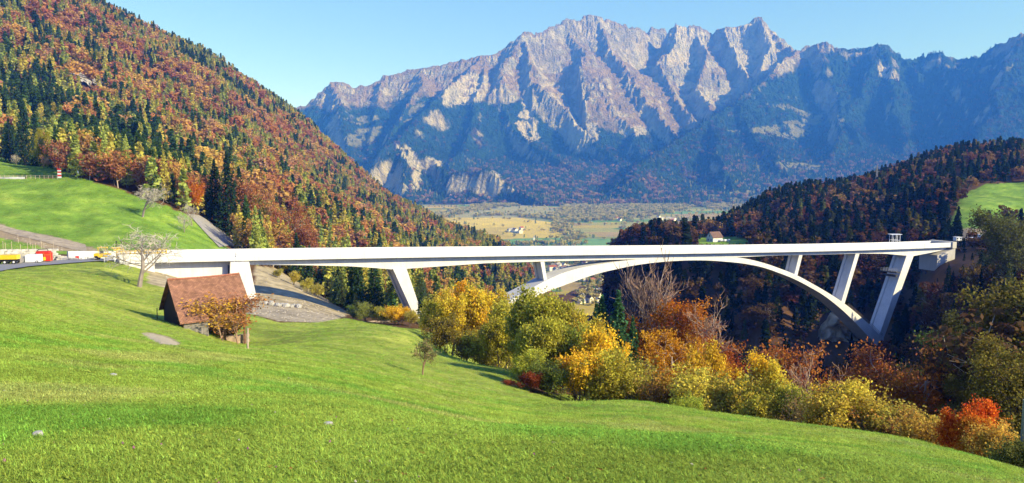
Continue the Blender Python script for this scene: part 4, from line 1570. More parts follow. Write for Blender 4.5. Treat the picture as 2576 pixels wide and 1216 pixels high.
for px, D, top, pr, w, lb in [(370, 335, 452, BARE[2], .9, 'leafless tree on the skyline of the upper meadow'), (40, 420, 385, BARE[0], .8, 'leafless shrubby tree at the far left edge of the wood'),
                              (210, 335, 395, BARE[1], .8, 'leafless pale tree behind the bright yellow one')]:
    put('bare_tree', pr, px, D, top, (.3, .2, .1), lb, w)


def stand(name, proto, px, py, h, color, label, wr=1.0, rz=0, **kw):
    p = hit(px, py)
    return make_tree(name, proto, p - np.array([0, 0, .1]), (h * wr, h * wr, h), rz, color, label, **kw), p


stand('bare_tree', BARE[0], 359, 546, 13, (.3, .2, .1), 'leafless fruit tree in the middle of the upper meadow', 1.15, 1.0)
stand('bare_tree', BARE[2], 464, 585, 8, (.3, .2, .1), 'small dark leafless tree at the right end of the upper meadow', .9, 2.0)
stand('bare_tree', BARE[2], 483, 568, 10, (.3, .2, .1), 'leafless tree at the edge of the gravel track', .9, 4.0)
_, pbt = stand('bare_tree', BARE[0], 350, 722, 12.2, (.3, .2, .1), 'big spreading leafless tree beside the bridge head', 1.45, 2.4)
_, pst = stand('small_tree', [('crown', tips_crown('crown', *(lambda q: (q[0], q[1]))(skeleton(171, 1, spread=.55, levels=4, nb=(7, 5, 4), up=.4, trunk_frac=.32, r0=.03)), 7, .03, .013, 9, M_FOL, .8)),
                ('trunk', skel_mesh('trunk', skeleton(171, 1, spread=.55, levels=4, nb=(7, 5, 4), up=.4, trunk_frac=.32, r0=.03)[0], M_TWIG, 0, 4, 6, .004))],
               1063, 945, 3.3, (.26, .25, .09), 'small lone fruit tree with thin leaves in the middle of the meadow', .95, .5)

# the belt of bushes and trees below the meadow: (px, distance, top row, colour, kind of plant, width, label)
BELT = [
    (700, 262, 676, (.45, .38, .09), 'bu', 1.2, 'yellow bush at the top of the sandy slope under the deck'), (735, 258, 684, (.50, .40, .07), 'bu', 1.2, 'yellow bush halfway down the sandy slope under the deck'),
    (768, 255, 700, (.46, .40, .08), 'bu', 1.2, 'yellow green bush at the lower end of the sandy slope'), (795, 250, 712, (.40, .36, .08), 'bu', 1.1, 'lowest yellow bush of the row on the sandy slope'),
    (890, 205, 768, GRN, 'bu', 1.2, 'green bush left of the tall left pier foot'), (925, 203, 762, (.30, .32, .08), 'bu', 1.2, 'yellow green bush above the pile of brushwood'),
    (960, 203, 770, (.34, .32, .06), 'bu', 1.3, 'pale green bush left of the slanted left pier'), (1000, 200, 765, GOLD, 'bu', 1.2, 'orange yellow bush at the foot of the slanted left pier'),
    (1030, 196, 780, (.42, .36, .06), 'bu', 1.3, 'yellow bush right in front of the slanted left pier'), (1058, 185, 800, OLIVE, 'bu', 1.2, 'olive bush at the corner of the meadow by the slanted pier'),
    (1085, 150, 760, OLIVE, 'yt', .85, 'olive tree leftmost of the yellow grove'), (1110, 160, 735, (.55, .40, .05), 'yt', .8, 'yellow tree at the left of the grove'),
    (1148, 165, 716, (.70, .36, .02), 'yt', .7, 'bright orange tree rising behind the yellow grove'), (1135, 140, 745, YEL, 'yt', .9, 'broad yellow tree in front of the bright orange one'),
    (1175, 145, 730, (.44, .34, .05), 'yt', .85, 'golden tree right of the bright orange one'), (1210, 142, 733, YEL, 'yt', .85, 'pale golden tree in the middle of the grove'),
    (1245, 140, 742, GOLD, 'yt', .85, 'orange yellow tree left of the arch foot'), (1275, 128, 748, (.50, .40, .05), 'yt', .85, 'bright yellow tree hiding the left arch foot'),
    (1120, 125, 800, (.28, .22, .04), 'bu', 1.3, 'shaded brown olive bush below the golden grove'), (1170, 120, 810, (.26, .20, .04), 'bu', 1.3, 'shaded bush under the pale golden tree'),
    (1215, 116, 820, OLIVE, 'bu', 1.3, 'dark olive bush above the long tree shadow'), (1255, 108, 800, OLIVE, 'yt', .9, 'tree of mixed olive and yellow leaves above the long shadow'),
    (1305, 110, 760, (.42, .36, .05), 'yt', .9, 'airy yellow tree in front of the arch springing'), (1350, 100, 735, (.36, .34, .05), 'yt', .9, 'tall airy tree overlapping the small left arch column'),
    (1385, 96, 750, OLIVE, 'yt', 1.0, 'big olive yellow tree below the small left arch column'), (1420, 92, 757, (.33, .31, .04), 'yt', 1.0, 'biggest olive green tree in the middle of the belt'),
    (1330, 84, 830, (.34, .33, .045), 'yt', 1.0, 'olive tree at the corner of the meadow'), (1375, 82, 800, OLIVE, 'yt', 1.0, 'dense olive tree at the front of the belt'),
    (1450, 84, 815, (.30, .31, .05), 'yt', 1.0, 'green and yellow tree left of the two small spruces'), (1480, 88, 800, (.50, .38, .05), 'yt', .9, 'yellow tree just left of the two small spruces'),
    (1325, 76, 880, (.44, .42, .05), 'bu', 1.1, 'lemon yellow bush behind the red shrub'), (1400, 74, 900, (.22, .26, .05), 'bu', 1.3, 'green bush at the meadow edge below the big olive tree'),
    (1455, 73, 880, GOLD, 'bu', 1.1, 'orange flecked bush at the meadow edge'), (1500, 72, 870, OLIVE, 'bu', 1.2, 'olive bush below the two small spruces'),
    (1525, 80, 825, GOLD, 'yt', .9, 'golden orange tree below the two small spruces'), (1550, 72, 880, (.40, .36, .06), 'bu', 1.2, 'light yellow bush at the meadow edge near the third spruce'),
    (1600, 80, 880, (.16, .22, .06), 'th', .9, 'thin green tree with pale stems'), (1635, 74, 905, (.24, .25, .06), 'th', 1.0, 'thin leafed shrub with straight pale stems'),
    (1670, 70, 930, (.36, .20, .05), 'th', 1.1, 'brownish thicket with bare stems below the red beech'), (1700, 72, 925, (.26, .27, .05), 'th', 1.1, 'olive thicket with straight stems below the red beech'),
    (1735, 70, 925, (.42, .24, .04), 'bu', 1.1, 'rusty yellow bush under the right side of the red beech'), (1770, 74, 870, (.62, .42, .04), 'yt', .75, 'slender golden tree right of the red beech'),
    (1790, 66, 930, (.56, .46, .07), 'bu', 1.2, 'bright yellow bush on the brow below the gorge'), (1725, 60, 985, (.34, .38, .05), 'bu', 1.0, 'low green yellow bush at the edge of the meadow'),
    (1835, 66, 915, (.50, .42, .07), 'bu', 1.3, 'rounded yellow bush left of the notch in the belt'), (1870, 63, 960, (.58, .40, .05), 'bu', 1.2, 'golden bush in the middle of the brow'),
    (1905, 66, 905, (.66, .40, .03), 'yt', .8, 'golden orange tree at the right of the notch in the belt'), (1945, 62, 925, (.60, .46, .05), 'yt', .85, 'bright yellow tree on the brow'),
    (1960, 58, 975, (.44, .38, .05), 'bu', 1.1, 'yellow green bush below the bright yellow tree'), (2000, 57, 985, (.32, .32, .05), 'bu', 1.1, 'olive bush with upright shoots on the brow'),
    (2030, 55, 985, (.30, .20, .08), 'th', 1.1, 'brown almost leafless shrub on the brow'), (2065, 53, 990, (.34, .24, .09), 'th', 1.1, 'greyish brown thicket between two yellow bushes'),
    (2095, 50, 975, (.58, .38, .05), 'bu', 1.0, 'orange yellow bush leftmost of the right hand trio'), (2130, 49, 968, (.60, .44, .06), 'bu', 1.1, 'bright yellow bush in the middle of the right hand trio'),
    (2170, 48, 985, (.54, .42, .06), 'bu', 1.1, 'yellow bush with a pale stem at the right of the trio'), (2205, 47, 1000, (.44, .34, .06), 'bu', 1.1, 'dull yellow bush right of the trio'),
    (2245, 46, 1020, (.42, .20, .05), 'th', 1.2, 'rusty orange shrub right of the yellow trio'), (2285, 45, 1035, (.30, .15, .05), 'th', 1.2, 'dark rusty shrub on the falling brow'),
    (2345, 42, 1050, (.46, .34, .06), 'bu', 1.0, 'yellow shrub left of the red one'), (2395, 40, 1040, (.44, .26, .05), 'bu', 1.2, 'orange brown shrub leaning on the red one'),
    (2448, 37, 1002, (.62, .115, .02), 'yt', .85, 'flaming red orange pear shaped tree at the lower right'), (2485, 35, 1060, (.58, .22, .03), 'bu', 1.1, 'orange bush at the right foot of the flaming red tree'),
    (2520, 33, 1075, (.58, .38, .07), 'bu', 1.0, 'yellow bush at the lower right corner of the belt'), (2565, 32, 1120, (.26, .30, .05), 'bu', 1.2, 'green yellow bush at the lower right edge'),
    (2610, 30, 1100, (.2, .2, .05), 'bu', 1.2, 'olive bush cut by the right edge'),
    # second row, deeper in the gorge
    (1890, 150, 885, (.42, .16, .03), 'rb', 1.0, 'rusty orange beech below the arch'), (1960, 145, 880, (.34, .12, .03), 'rb', 1.1, 'spreading rust brown beech in the gorge'),
    (2010, 160, 895, (.24, .09, .03), 'rb', 1.0, 'dark rust beech deeper in the gorge'), (2080, 120, 960, (.26, .10, .03), 'rb', 1.0, 'dark reddish tree behind the yellow trio'),
    (2255, 120, 905, (.44, .33, .04), 'yt', .9, 'yellow tree behind the right end of the belt'), (2230, 130, 880, (.20, .20, .04), 'yt', 1.0, 'dark olive tree below the right arch foot'),
    (2300, 100, 895, (.36, .13, .04), 'rb', 1.0, 'rusty tree with pale limbs on the right'), (2350, 95, 880, (.44, .15, .03), 'rb', 1.1, 'orange red beech right of the pale limbed tree'),
    (2400, 110, 900, (.28, .11, .035), 'rb', 1.0, 'dark rusty tree above the flaming red one'), (2450, 120, 860, (.10, .13, .03), 'bt', 1.0, 'dark green tree above the flaming red one'),
    (2500, 95, 815, (.10, .10, .03), 'bt', 1.0, 'big dull olive tree on the right slope'), (2565, 78, 715, (.17, .14, .035), 'bt', 1.1, 'tall olive brown tree at the right edge'),
    (2600, 60, 880, (.2, .17, .035), 'bt', 1.0, 'yellowish tree cut by the right edge'), (2480, 70, 960, (.12, .11, .03), 'bt', 1.0, 'dark shaded tree behind the flaming red one'),
    (2545, 230, 540, (.14, .14, .04), 'bt', 1.0, 'dark crowned tree before the right meadow'), (2420, 140, 830, (.34, .13, .045), 'rb', 1.0, 'brownish beech on the dark right slope'),
]
KP = {'yt': (YT, 'broadleaf_tree', 'tree'), 'bu': (BU, 'bush', 'bush'), 'th': (TH, 'thin_shrub', 'shrub'), 'rb': (RB, 'beech_tree', 'tree'), 'bt': (BT, 'broadleaf_tree', 'tree')}
for i, (px, D, top, c, kd_, w, lb) in enumerate(BELT):
    pr, nm, cat = KP[kd_]
    put(nm, pr[(i * 7) % len(pr)], px, D, top, jit(c, .08), lb, w * {'yt': .95, 'bu': 1.0, 'th': 1.0, 'rb': .95, 'bt': 1.05}[kd_], cat)
for px, D, top, w, lb in [(1515, 97, 752, 1.0, 'small blue green spruce left of the pair below the arch'), (1556, 96, 738, 1.0, 'taller blue green spruce of the pair below the arch'),
                          (1500, 112, 765, .9, 'dark green spruce behind the left one of the pair'), (1592, 92, 800, .85, 'narrow dark spruce between yellow trees and red beech')]:
    put('spruce_tree', SPR[rsO.randrange(3)], px, D, top, jit((.07, .14, .055)), lb, w * 1.35)
for px, D, top, c, lb, w in [(1650, 108, 765, (.42, .10, .02), 'crimson rust beech left of the tall leafless tree', .75), (1700, 104, 762, (.50, .17, .02), 'glowing orange red beech in the middle of the belt', 1.2),
                             (1765, 100, 785, (.40, .12, .025), 'rust red beech with pale branches', .9), (1680, 92, 845, (.62, .30, .03), 'low orange yellow beech boughs before the red beech', 1.2),
                             (1745, 92, 860, (.58, .27, .03), 'low glowing orange beech at the right of the red one', 1.1)]:
    put('beech_tree', RB[rsO.randrange(2)], px, D, top, c, lb, w)
for px, D, top, pr, lb, w, ln in [(1630, 106, 610, BARE[3], 'tall leafless pale tree reaching above the deck', .75, None), (1668, 104, 650, BARE[3], 'tall leafless tree right of the tallest one in front of the arch', .75, None),
                                  (1790, 100, 730, BARE[1], 'white limbed leafless tree spreading to the right over the gorge', .85, (0, R(14))),
                                  (2060, 118, 890, BARE[1], 'pale crooked leafless tree in the dark gorge', .8, None), (2300, 104, 900, BARE[3], 'pale leafless tree among the rusty trees at the right', .6, None)]:
    put('bare_tree', pr, px, D, top, (.3, .2, .1), lb, w, lean=ln)
put('shrub', BU[2], 1332, 73, 932, (.30, .07, .03), 'dark red shrub at the inner corner of the meadow', 1.3, 'shrub')
put('shrub', BU[1], 1283, 73, 975, (.36, .09, .04), 'small reddish tuft left of the dark red shrub', 1.6, 'shrub', hmin=.7)
print('TREES OK')

# ------------------------------------------------------------------ the barn
M_TILE = NT('roof_tiles')
t = M_TILE
v = t.mapping()
br = t.n('TexBrick')
t.l(t.mapping((1, 1, 1), coord='UV'), br.inputs['Vector'])
br.inputs['Scale'].default_value = 1
br.inputs['Brick Width'].default_value = .3
br.inputs['Row Height'].default_value = .2
br.inputs['Mortar Size'].default_value = .02
br.inputs['Color1'].default_value = (.36, .195, .125, 1)
br.inputs['Color2'].default_value = (.22, .12, .08, 1)
br.inputs['Mortar'].default_value = (.07, .03, .02, 1)
nn = t.noise(v, 1.1, 6, .65)
c_ = t.mix(1.0, br.outputs[0], t.ramp(nn, [(.3, (.65, .6, .55, 1)), (.7, (1.35, 1.25, 1.2, 1))]), 'MULTIPLY')
M_TILE = t.finish(c_, .85, br.outputs['Fac'], .03, -1.0)


def plank_mat(name, c, sc=1.0):
    t = NT(name)
    w = t.n('TexWave', wave_type='BANDS', bands_direction='X', wave_profile='SAW')
    t.l(t.mapping((2.6 * sc, 2.6 * sc, 0), coord='UV'), w.inputs['Vector'])
    w.inputs['Scale'].default_value = .5
    w.inputs['Distortion'].default_value = .0
    n = t.noise(t.mapping((5, 5, .5)), 1.5, 5)
    a = t.ramp(w.outputs[0], [(0, .25), (.08, .9), (.9, 1.1), (1, .3)])
    b = t.ramp(n, [(.25, .6), (.75, 1.4)])
    return t.finish(t.mix(1.0, t.mix(1.0, c, a, 'MULTIPLY'), b, 'MULTIPLY'), .9, w.outputs[0], .01)


M_PLANK = plank_mat('weathered_planks', (.17, .095, .055, 1))
M_PLANKG = plank_mat('grey_planks', (.22, .20, .18, 1), 1.4)
M_BEAM = simple('barn_beam', (.14, .075, .045), .3, 4)


def face_uv(me, e1, e2, o):
    uv = me.uv_layers.new(name='UVMap')
    co = np.empty(len(me.vertices) * 3)
    me.vertices.foreach_get('co', co)
    co = co.reshape(-1, 3)
    li = np.empty(len(me.loops), np.int32)
    me.loops.foreach_get('vertex_index', li)
    P = co[li] - np.array(o)
    uv.data.foreach_set('uv', np.stack([P @ np.array(e1), P @ np.array(e2)], 1).ravel())


bc = hit(500, 852)
R1 = pt(427, 700, 98.0)
R2 = pt(596, 692.7, 103.0)
e1 = (R2 - R1)
e1[2] = 0
LB = float(np.linalg.norm(e1))
e1 /= LB
e2 = np.array([e1[1], -e1[0], 0])
ZR = float((R1[2] + R2[2]) / 2)
pit = .868
barn = empty('barn', (R1[0], R1[1], ZR - 6), category='barn', label='old wooden barn with a steep red tiled roof on the meadow slope')
bo = np.array([R1[0], R1[1], ZR])
L0 = bo * 0


def bp(a, b, z):       # along ridge, across towards the camera, height above ridge
    return e1 * a + e2 * b + np.array([0, 0, z + 6.0])


def bpt(m, name, mat, uvd=None, par=None):
    me = m.mesh(name, [mat])
    if uvd is not None:
        face_uv(me, uvd[0], uvd[1], (0, 0, 0))
    return link(name, me, par or barn)


dn = e2 / math.hypot(1, pit) * 1.0 + np.array([0, 0, -pit]) / math.hypot(1, pit)
dn2 = -e2 / math.hypot(1, pit) + np.array([0, 0, -pit]) / math.hypot(1, pit)
th = .14


def slab(m, a0, a1, b0, b1, sgn=1):
    z = lambda b: -pit * abs(b)
    P = [bp(a0, b0, z(b0) - th), bp(a1, b0, z(b0) - th), bp(a1, b1, z(b1) - th), bp(a0, b1, z(b1) - th)]
    Q = [p + np.array([0, 0, th]) for p in P]
    if sgn < 0:
        P, Q = P[::-1], Q[::-1]
    m.hexa(P + Q)


def sag_roof(b0, b1, sgn, amax):
    V, Fq = [], []
    na, nb_ = 14, 8
    for i in range(na + 1):
        for j in range(nb_ + 1):
            a = -.35 + (LB + .7) * i / na
            b = b0 + (b1 - b0) * j / nb_
            sag = -.10 * math.sin(math.pi * i / na) - .05 * math.sin(5 * i + j) * (j / nb_)
            V.append(bp(a, b, -pit * abs(b) + sag))
    for i in range(na):
        for j in range(nb_):
            f = [i * (nb_ + 1) + j, (i + 1) * (nb_ + 1) + j, (i + 1) * (nb_ + 1) + j + 1, i * (nb_ + 1) + j + 1]
            Fq.append(f[::sgn])
    n = len(V)
    V += [p - np.array([0, 0, th]) for p in V]
    Fq += [[k + n for k in f[::-1]] for f in Fq]
    rim = [i * (nb_ + 1) for i in range(na + 1)] + [na * (nb_ + 1) + j for j in range(1, nb_ + 1)] + [i * (nb_ + 1) + nb_ for i in range(na - 1, -1, -1)] + [j for j in range(nb_ - 1, 0, -1)]
    for k in range(len(rim)):
        a, b = rim[k], rim[(k + 1) % len(rim)]
        Fq.append([a, b, b + n, a + n][::-sgn])
    return V, Fq


for (b0, b1, sg, d_) in ((0.0, 3.85, -1, dn), (0.0, -5.2, 1, dn2)):
    V, Fq = sag_roof(b0, b1, sg, 0)
    me = np_mesh('roof', V, Fq, [M_TILE])
    face_uv(me, e1, d_, (0, 0, 0))
    ro = link('roof', me, barn)
m = MB()
slab(m, -.3, 3.2, 3.7, 5.4, -1)
me = m.mesh('lean_to_roof', [M_TILE])
face_uv(me, e1, dn, (0, 0, 0))
link('lean_to_roof', me, barn)
m = MB()
for k in range(24):
    a = -.3 + (LB + .6) * k / 24
    m.tube([bp(a, 0, .02 - .10 * math.sin(math.pi * k / 24)), bp(a + (LB + .6) / 24 * 1.05, 0, .07 - .10 * math.sin(math.pi * k / 24))], .12, 6)
bpt(m, 'ridge_tiles', simple('ridge_tile', (.33, .13, .08), .3, 3))
# walls
m = MB()
M_SHADEP = plank_mat('shaded_planks', (.055, .035, .025, 1))  # darker copy of the planks: the left gable's shade put into the colour
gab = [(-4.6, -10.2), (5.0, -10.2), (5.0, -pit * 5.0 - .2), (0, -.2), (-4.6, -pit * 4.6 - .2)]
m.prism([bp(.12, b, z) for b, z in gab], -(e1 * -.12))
bpt(m, 'gable_wall', M_SHADEP, (e2, UP))
m = MB()
gab2 = [(-4.6, -10), (3.3, -6.1), (3.3, -pit * 3.3 - .2), (0, -.2), (-4.6, -pit * 4.6 - .2)]
m.prism([bp(LB - .3, b, z) for b, z in gab2], e1 * .12)
bpt(m, 'gable_wall', M_PLANK, (e2, UP))
m = MB()
m.prism([bp(.25, 3.3, -3.2), bp(LB - .18, 3.3, -3.2), bp(LB - .18, 3.3, -6.2), bp(.25, 3.3, -6.2)], e2 * -.12)
m.prism([bp(.25, -4.6, -4.3), bp(LB - .18, -4.6, -4.3), bp(LB - .18, -4.6, -9.5), bp(.25, -4.6, -9.5)], e2 * .12)
bpt(m, 'side_wall', M_PLANK, (e1, UP))
m = MB()
m.prism([bp(.25, 5.0, -4.75), bp(3.1, 5.0, -4.75), bp(3.1, 5.0, -8.4), bp(.25, 5.0, -8.0)], e2 * -.1)
m.prism([bp(3.05, 4.9, -4.6), bp(3.05, 3.3, -3.3), bp(3.05, 3.3, -8.4), bp(3.05, 4.9, -8.4)], e1 * .1)
bpt(m, 'lean_to_wall', M_PLANKG, (e1, UP))
m = MB()
for a in (3.4, 5.6, LB - .3):
    m.box(bp(a, 3.28, -7.6), (.22, .22, 3.3), ax=(e1, e2, UP))
m.box(bp(LB / 2 + 1.6, 3.42, -6.1), (LB - 3.2, .2, .24), ax=(e1, e2, UP))
for a in (3.3, 4.6, 5.9, 7.2, LB - .2):
    m.box(bp(a, 3.42, -4.6), (.16, .08, 2.8), ax=(e1, e2, UP))
m.box(bp(LB / 2 + 1.6, 3.45, -3.45), (LB - 3.2, .14, .2), ax=(e1, e2, UP))
bpt(m, 'post', M_BEAM)
m = MB()
rsB = random.Random(3)
for r_ in range(4):
    for k in range(14):
        m.box(bp(3.3 + k * .4 + (r_ % 2) * .2, 2.6 + rsB.uniform(-.05, .05), -8.9 + r_ * .36), (.38, .45, .34), rz=0, ax=(e1, e2, UP))
bpt(m, 'stone_footing', simple('rubble_stone', (.33, .24, .17), .4, 1.5))
m = MB()
m.box(bp(LB / 2 + .9, 3.3, -4.0), (1.6, .1, .5), ax=(e1, e2, UP))
bpt(m, 'loft_opening', simple('dark_opening', (.012, .01, .01), .2, 3))
# creeper tree against the barn
for a_, b_, h_, col_, lb_, pr_ in [(4.6, 5.6, 5.6, (.62, .36, .05), 'yellow leaved small tree growing against the front of the barn', 0), (6.6, 5.2, 6.2, (.46, .20, .07), 'half bare reddish twigged tree at the right front of the barn', 1)]:
    p = bp(a_, b_, 0) + barn.location
    p = np.array([p[0], p[1], float(gz(p[0], p[1])[0]) - .1])
    sg, tp = skeleton(301 + pr_ * 5, 1.0, spread=.62, levels=4, nb=(8, 6, 4), up=.4, trunk_frac=.08, r0=.014)
    make_tree('barn_tree', [('crown', tips_crown('crown', sg, tp, (5, 5)[pr_], .045, .014, 8 + pr_, M_FOL, .75)), ('trunk', skel_mesh('trunk', sg, M_TWIG, 0, 4, 5, .003))], p, (h_ * 1.6, h_ * 1.2, h_ * 1.02), .6, col_, lb_)
fpst = empty('fence_post', hit(623, 878) - np.array([0, 0, .1]), category='fence post', label='pale leaning fence post at the right corner of the barn')
m = MB()
m.tube([(0, 0, 0), (.05, 0, 1.5)], .07, 6)
m.build('post', M_PALE, fpst)
o = MB()
o.tube([(0, 0, -.1), (.03, 0, 1.5)], .05, 6)
o = o.build('fence_post', M_BARK, label='dark thin post standing left of the barn', category='fence post')
o.location = pt(395, 790, 100)
o.location.z = float(gz(o.location.x, o.location.y)[0])

# ------------------------------------------------------------------ roads, walls and the building site at the bridge head


def ribbon(name, left, right, D=None, lift=.12, mat=None, n=40, **kw):
    """a road draped on the ground between two edges seen in the photo"""
    A, Bq = [], []
    for L_, out in ((left, A), (right, Bq)):
        q = [hit(*p) if D is None else None for p in L_]
        q = [x for x in q if x is not None]
        out += q
    def resample(P):
        P = np.array(P)
        d = np.concatenate([[0], np.cumsum(np.linalg.norm(np.diff(P[:, :2], axis=0), axis=1))])
        t = np.linspace(0, d[-1], n)
        return np.stack([np.interp(t, d, P[:, k]) for k in range(3)], 1)
    A, Bq = resample(A), resample(Bq)
    V = []
    for a, b in zip(A, Bq):
        for k in range(7):
            p = a + (b - a) * k / 6
            V.append((p[0], p[1], float(gz(p[0], p[1])[0]) + lift))
    me = np_mesh(name, V, grid_faces(n, 7), [mat], smooth=True)
    return link(name, me, kind='structure', **kw)


M_ASPH = ground_mat('asphalt_', 1, 3, 9, .01)
M_ROAD = simple('pale_asphalt', (.23, .23, .24), .15, 2)
M_GRAV = simple('gravel_track', (.30, .285, .27), .3, 1.2, bump=.05)
ribbon('road', [(-60, 690), (0, 682), (60, 675), (120, 669), (200, 663), (270, 659), (330, 657.5)], [(-60, 672), (0, 668), (60, 663), (120, 659), (200, 655), (270, 653), (330, 652)], mat=M_ROAD, lift=.25, label='pale asphalt road curving to the bridge')
ribbon('gravel_track', [(474, 541), (492, 560), (512, 582), (535, 606), (552, 624)], [(500, 543), (532, 562), (560, 582), (590, 606), (612, 624)], mat=M_GRAV, lift=.3, label='grey gravel track coming down to the bridge')
ribbon('dirt_track', [(-40, 574), (0, 580), (80, 602), (150, 620), (220, 634)], [(-40, 558), (0, 566), (90, 588), (160, 602), (215, 616)], mat=simple('bare_earth', (.34, .28, .20), .3, .6, bump=.06), lift=.1, label='bare earth track at the foot of the upper meadow')


def wall_along(name, pts_, h, thick, mat, props, courses=0):
    """pts_: photo points of the foot"""
    m = MB()
    P = [hit(*q[:2]) if len(q) == 2 else at(*q) for q in pts_]
    for a, b in zip(P[:-1], P[1:]):
        d = b - a
        L_ = np.linalg.norm(d[:2])
        u = np.array([d[0] / L_, d[1] / L_, 0])
        v_ = np.array([-u[1], u[0], 0]) * thick
        if not courses:
            V = [a - UP * .6, b - UP * .6, b + v_ - UP * .6, a + v_ - UP * .6]
            m.hexa(V + [a + UP * h, b + UP * h, b + v_ + UP * h, a + v_ + UP * h])
        else:
            rr = random.Random(4)
            for r_ in range(courses):
                x = rr.uniform(-.5, 0)
                hh = h / courses
                while x < L_ - .3:
                    w_ = rr.uniform(.8, 1.9)
                    c_ = a + u * (x + w_ / 2) + v_ * (.5 + rr.uniform(-.12, .12)) + UP * (hh * (r_ + .5) + (b - a)[2] * max(0, x) / L_)
                    m.box(c_, (w_ * .96, thick, hh * .94), ax=(u, v_ / thick, UP))
                    x += w_
    return m.build(name, mat, **props)


M_STONE = simple('quarry_stone', (.42, .40, .37), .35, .9)
wall_along('stone_wall', [(0, 657.5), (45, 656.5), (100, 655.5), (142, 654.5)], 2.6, .8, M_STONE, dict(category='wall', label='retaining wall of grey stone blocks behind the site machines'), 5)
wall_along('stone_wall', [(146, 655), (173, 654.2)], .9, .8, M_STONE, dict(category='wall', label='low row of stone blocks between the tall stone wall and the concrete wall'), 2)
wall_along('concrete_wall', [(173, 654.5), (215, 653.5), (300, 652)], 2.1, .5, M_CONC, dict(category='wall', label='plain white concrete wall left of the yellow roller'))

# fence above the stone wall
fp = empty('wire_fence', hit(20, 634), category='fence', label='row of pale fence posts with wire above the stone wall')
fl = np.array(fp.location)
tops = []
for k, (px, py) in enumerate([(8, 626), (14, 633), (30, 633.5), (52, 633.5), (70, 632), (76, 620), (83, 633), (90, 633), (105, 632), (111, 632), (135, 631), (46, 612)]):
    q = hit(px, py) - fl
    h_ = 2.0 + (k % 3) * .3
    m = MB()
    m.tube([q - UP * .2, q + UP * h_], .07, 5)
    m.build('post', M_PALE, fp)
    if k not in (5, 11):
        tops.append(q + UP * h_ * .8)
tops.sort(key=lambda p: p[0])
m = MB()
m.tube(tops, .02, 3)
m.build('wire', M_PALE, fp)
# small fence and wall along the upper lane
fp = empty('lane_fence', hit(60, 449), category='fence', label='white lane railing on top of the upper meadow')
fl = np.array(fp.location)
pp = [hit(px, 450.5) for px in range(-10, 155, 11)]
pp = [p + UP * .0 for p in pp if p is not None and 250 < p[1] < 420]
m = MB()
for p in pp:
    m.tube([p - fl - UP * .3, p - fl + UP * 1.5], .08, 4)
m.build('post', M_PALE, fp)
m = MB()
for h_ in (.7, 1.35):
    m.tube([p - fl + UP * h_ for p in pp], .05, 4)
m.build('rail', M_PALE, fp)
o = wall_along('low_wall', [(-20, 450.8), (30, 450.8), (62, 450.8)], .9, .4, simple('pale_wall', (.5, .5, .52), .15, 1), dict(category='wall', label='low pale wall along the upper lane at the left edge'))


def paint(name, c, rough=.45):
    return simple(name, c, .12, 2, rough, .4)


M_YEL, M_RED, M_WHT, M_BLK, M_GLS = paint('yellow_paint', (.80, .52, .02)), paint('red_paint', (.62, .035, .02)), paint('white_paint', (.75, .76, .78)), simple('rubber', (.02, .02, .02), .2, 3), simple('dark_glass', (.03, .05, .05), .1, 3, .1, .6)
M_ORG, M_STL = paint('orange_paint', (.75, .25, .04)), simple('steel', (.35, .35, .36), .2, 3, .4)
SX = np.array([.985, .17, 0])        # along the road here
SY = np.array([-.17, .985, 0])
AX = (SX, SY, UP)


def site(name, px, py, label, cat, D=None):
    p = hit(px, py) if D is None else at(px, py, D)
    return empty(name, p + UP * .25, category=cat, label=label)


def pb(par, name, mat, *boxes):
    m = MB()
    for c, d in boxes:
        m.box(SX * c[0] + SY * c[1] + UP * c[2], d, ax=AX)
    return m.build(name, mat, par)


def wheel(par, x, y, z, r, w=.4):
    m = MB()
    c = SX * x + SY * y + UP * z
    m.tube([c - SY * w / 2, c + SY * w / 2], r, 14)
    o = m.build('wheel', M_BLK, par)
    m = MB()
    m.tube([c - SY * (w / 2 + .02), c - SY * (w / 2 - .05)], r * .5, 10)
    m.build('rim', M_WHT, o)
    return o


k_ = .1   # metres per photo pixel at the site is close to .1
d1 = site('dump_truck', 20, 667, 'yellow dumper with dark wheels at the far left of the building site', 'dumper')
pb(d1, 'skip', M_YEL, ((.4, 0, 1.5), (3.6, 1.8, .9)))
pb(d1, 'cab', M_YEL, ((-2.1, 0, 1.35), (1.1, 1.6, 1.1)))
pb(d1, 'chassis', M_BLK, ((-.3, 0, .75), (5, 1.2, .35)))
for x in (-2, -.2, 1.6):
    wheel(d1, x, -.8, .45, .45)
    wheel(d1, x, .8, .45, .45)
d2 = site('pallet_stack', 38, 665, 'stack of orange brown wooden pallets right of the yellow dumper', 'pallets')
for r_ in range(7):
    pb(d2, 'pallet', M_ORG if r_ % 3 == 0 else simple('pallet_wood', (.42, .24, .12), .3, 3), ((0, 0, .12 + r_ * .2), (1.2, .9, .15)))
d3 = site('cable_reel', 54, 664, 'grey cable reel standing between pallets and white container', 'cable reel')
m = MB()
for y in (-.35, .35):
    m.tube([SY * (y - .04) + UP * .7, SY * (y + .04) + UP * .7], .7, 16)
m.build('flange', M_STL, d3)
m = MB()
m.tube([SY * -.3 + UP * .7, SY * .3 + UP * .7], .35, 14)
m.build('drum', M_BLK, d3)
d4 = site('site_container', 86, 663, 'white box shaped site container next to the red machine', 'container')
pb(d4, 'body', M_WHT, ((0, 0, .95), (2.9, 2.0, 1.6)))
pb(d4, 'door', M_BLK, ((-1.6, -.3, .9), (.16, .9, 1.4)))
wheel(d4, 1.0, -1.05, .25, .25, .2)
d5 = site('drill_rig', 103, 661, 'red machine with a thin boom behind the white container', 'machine')
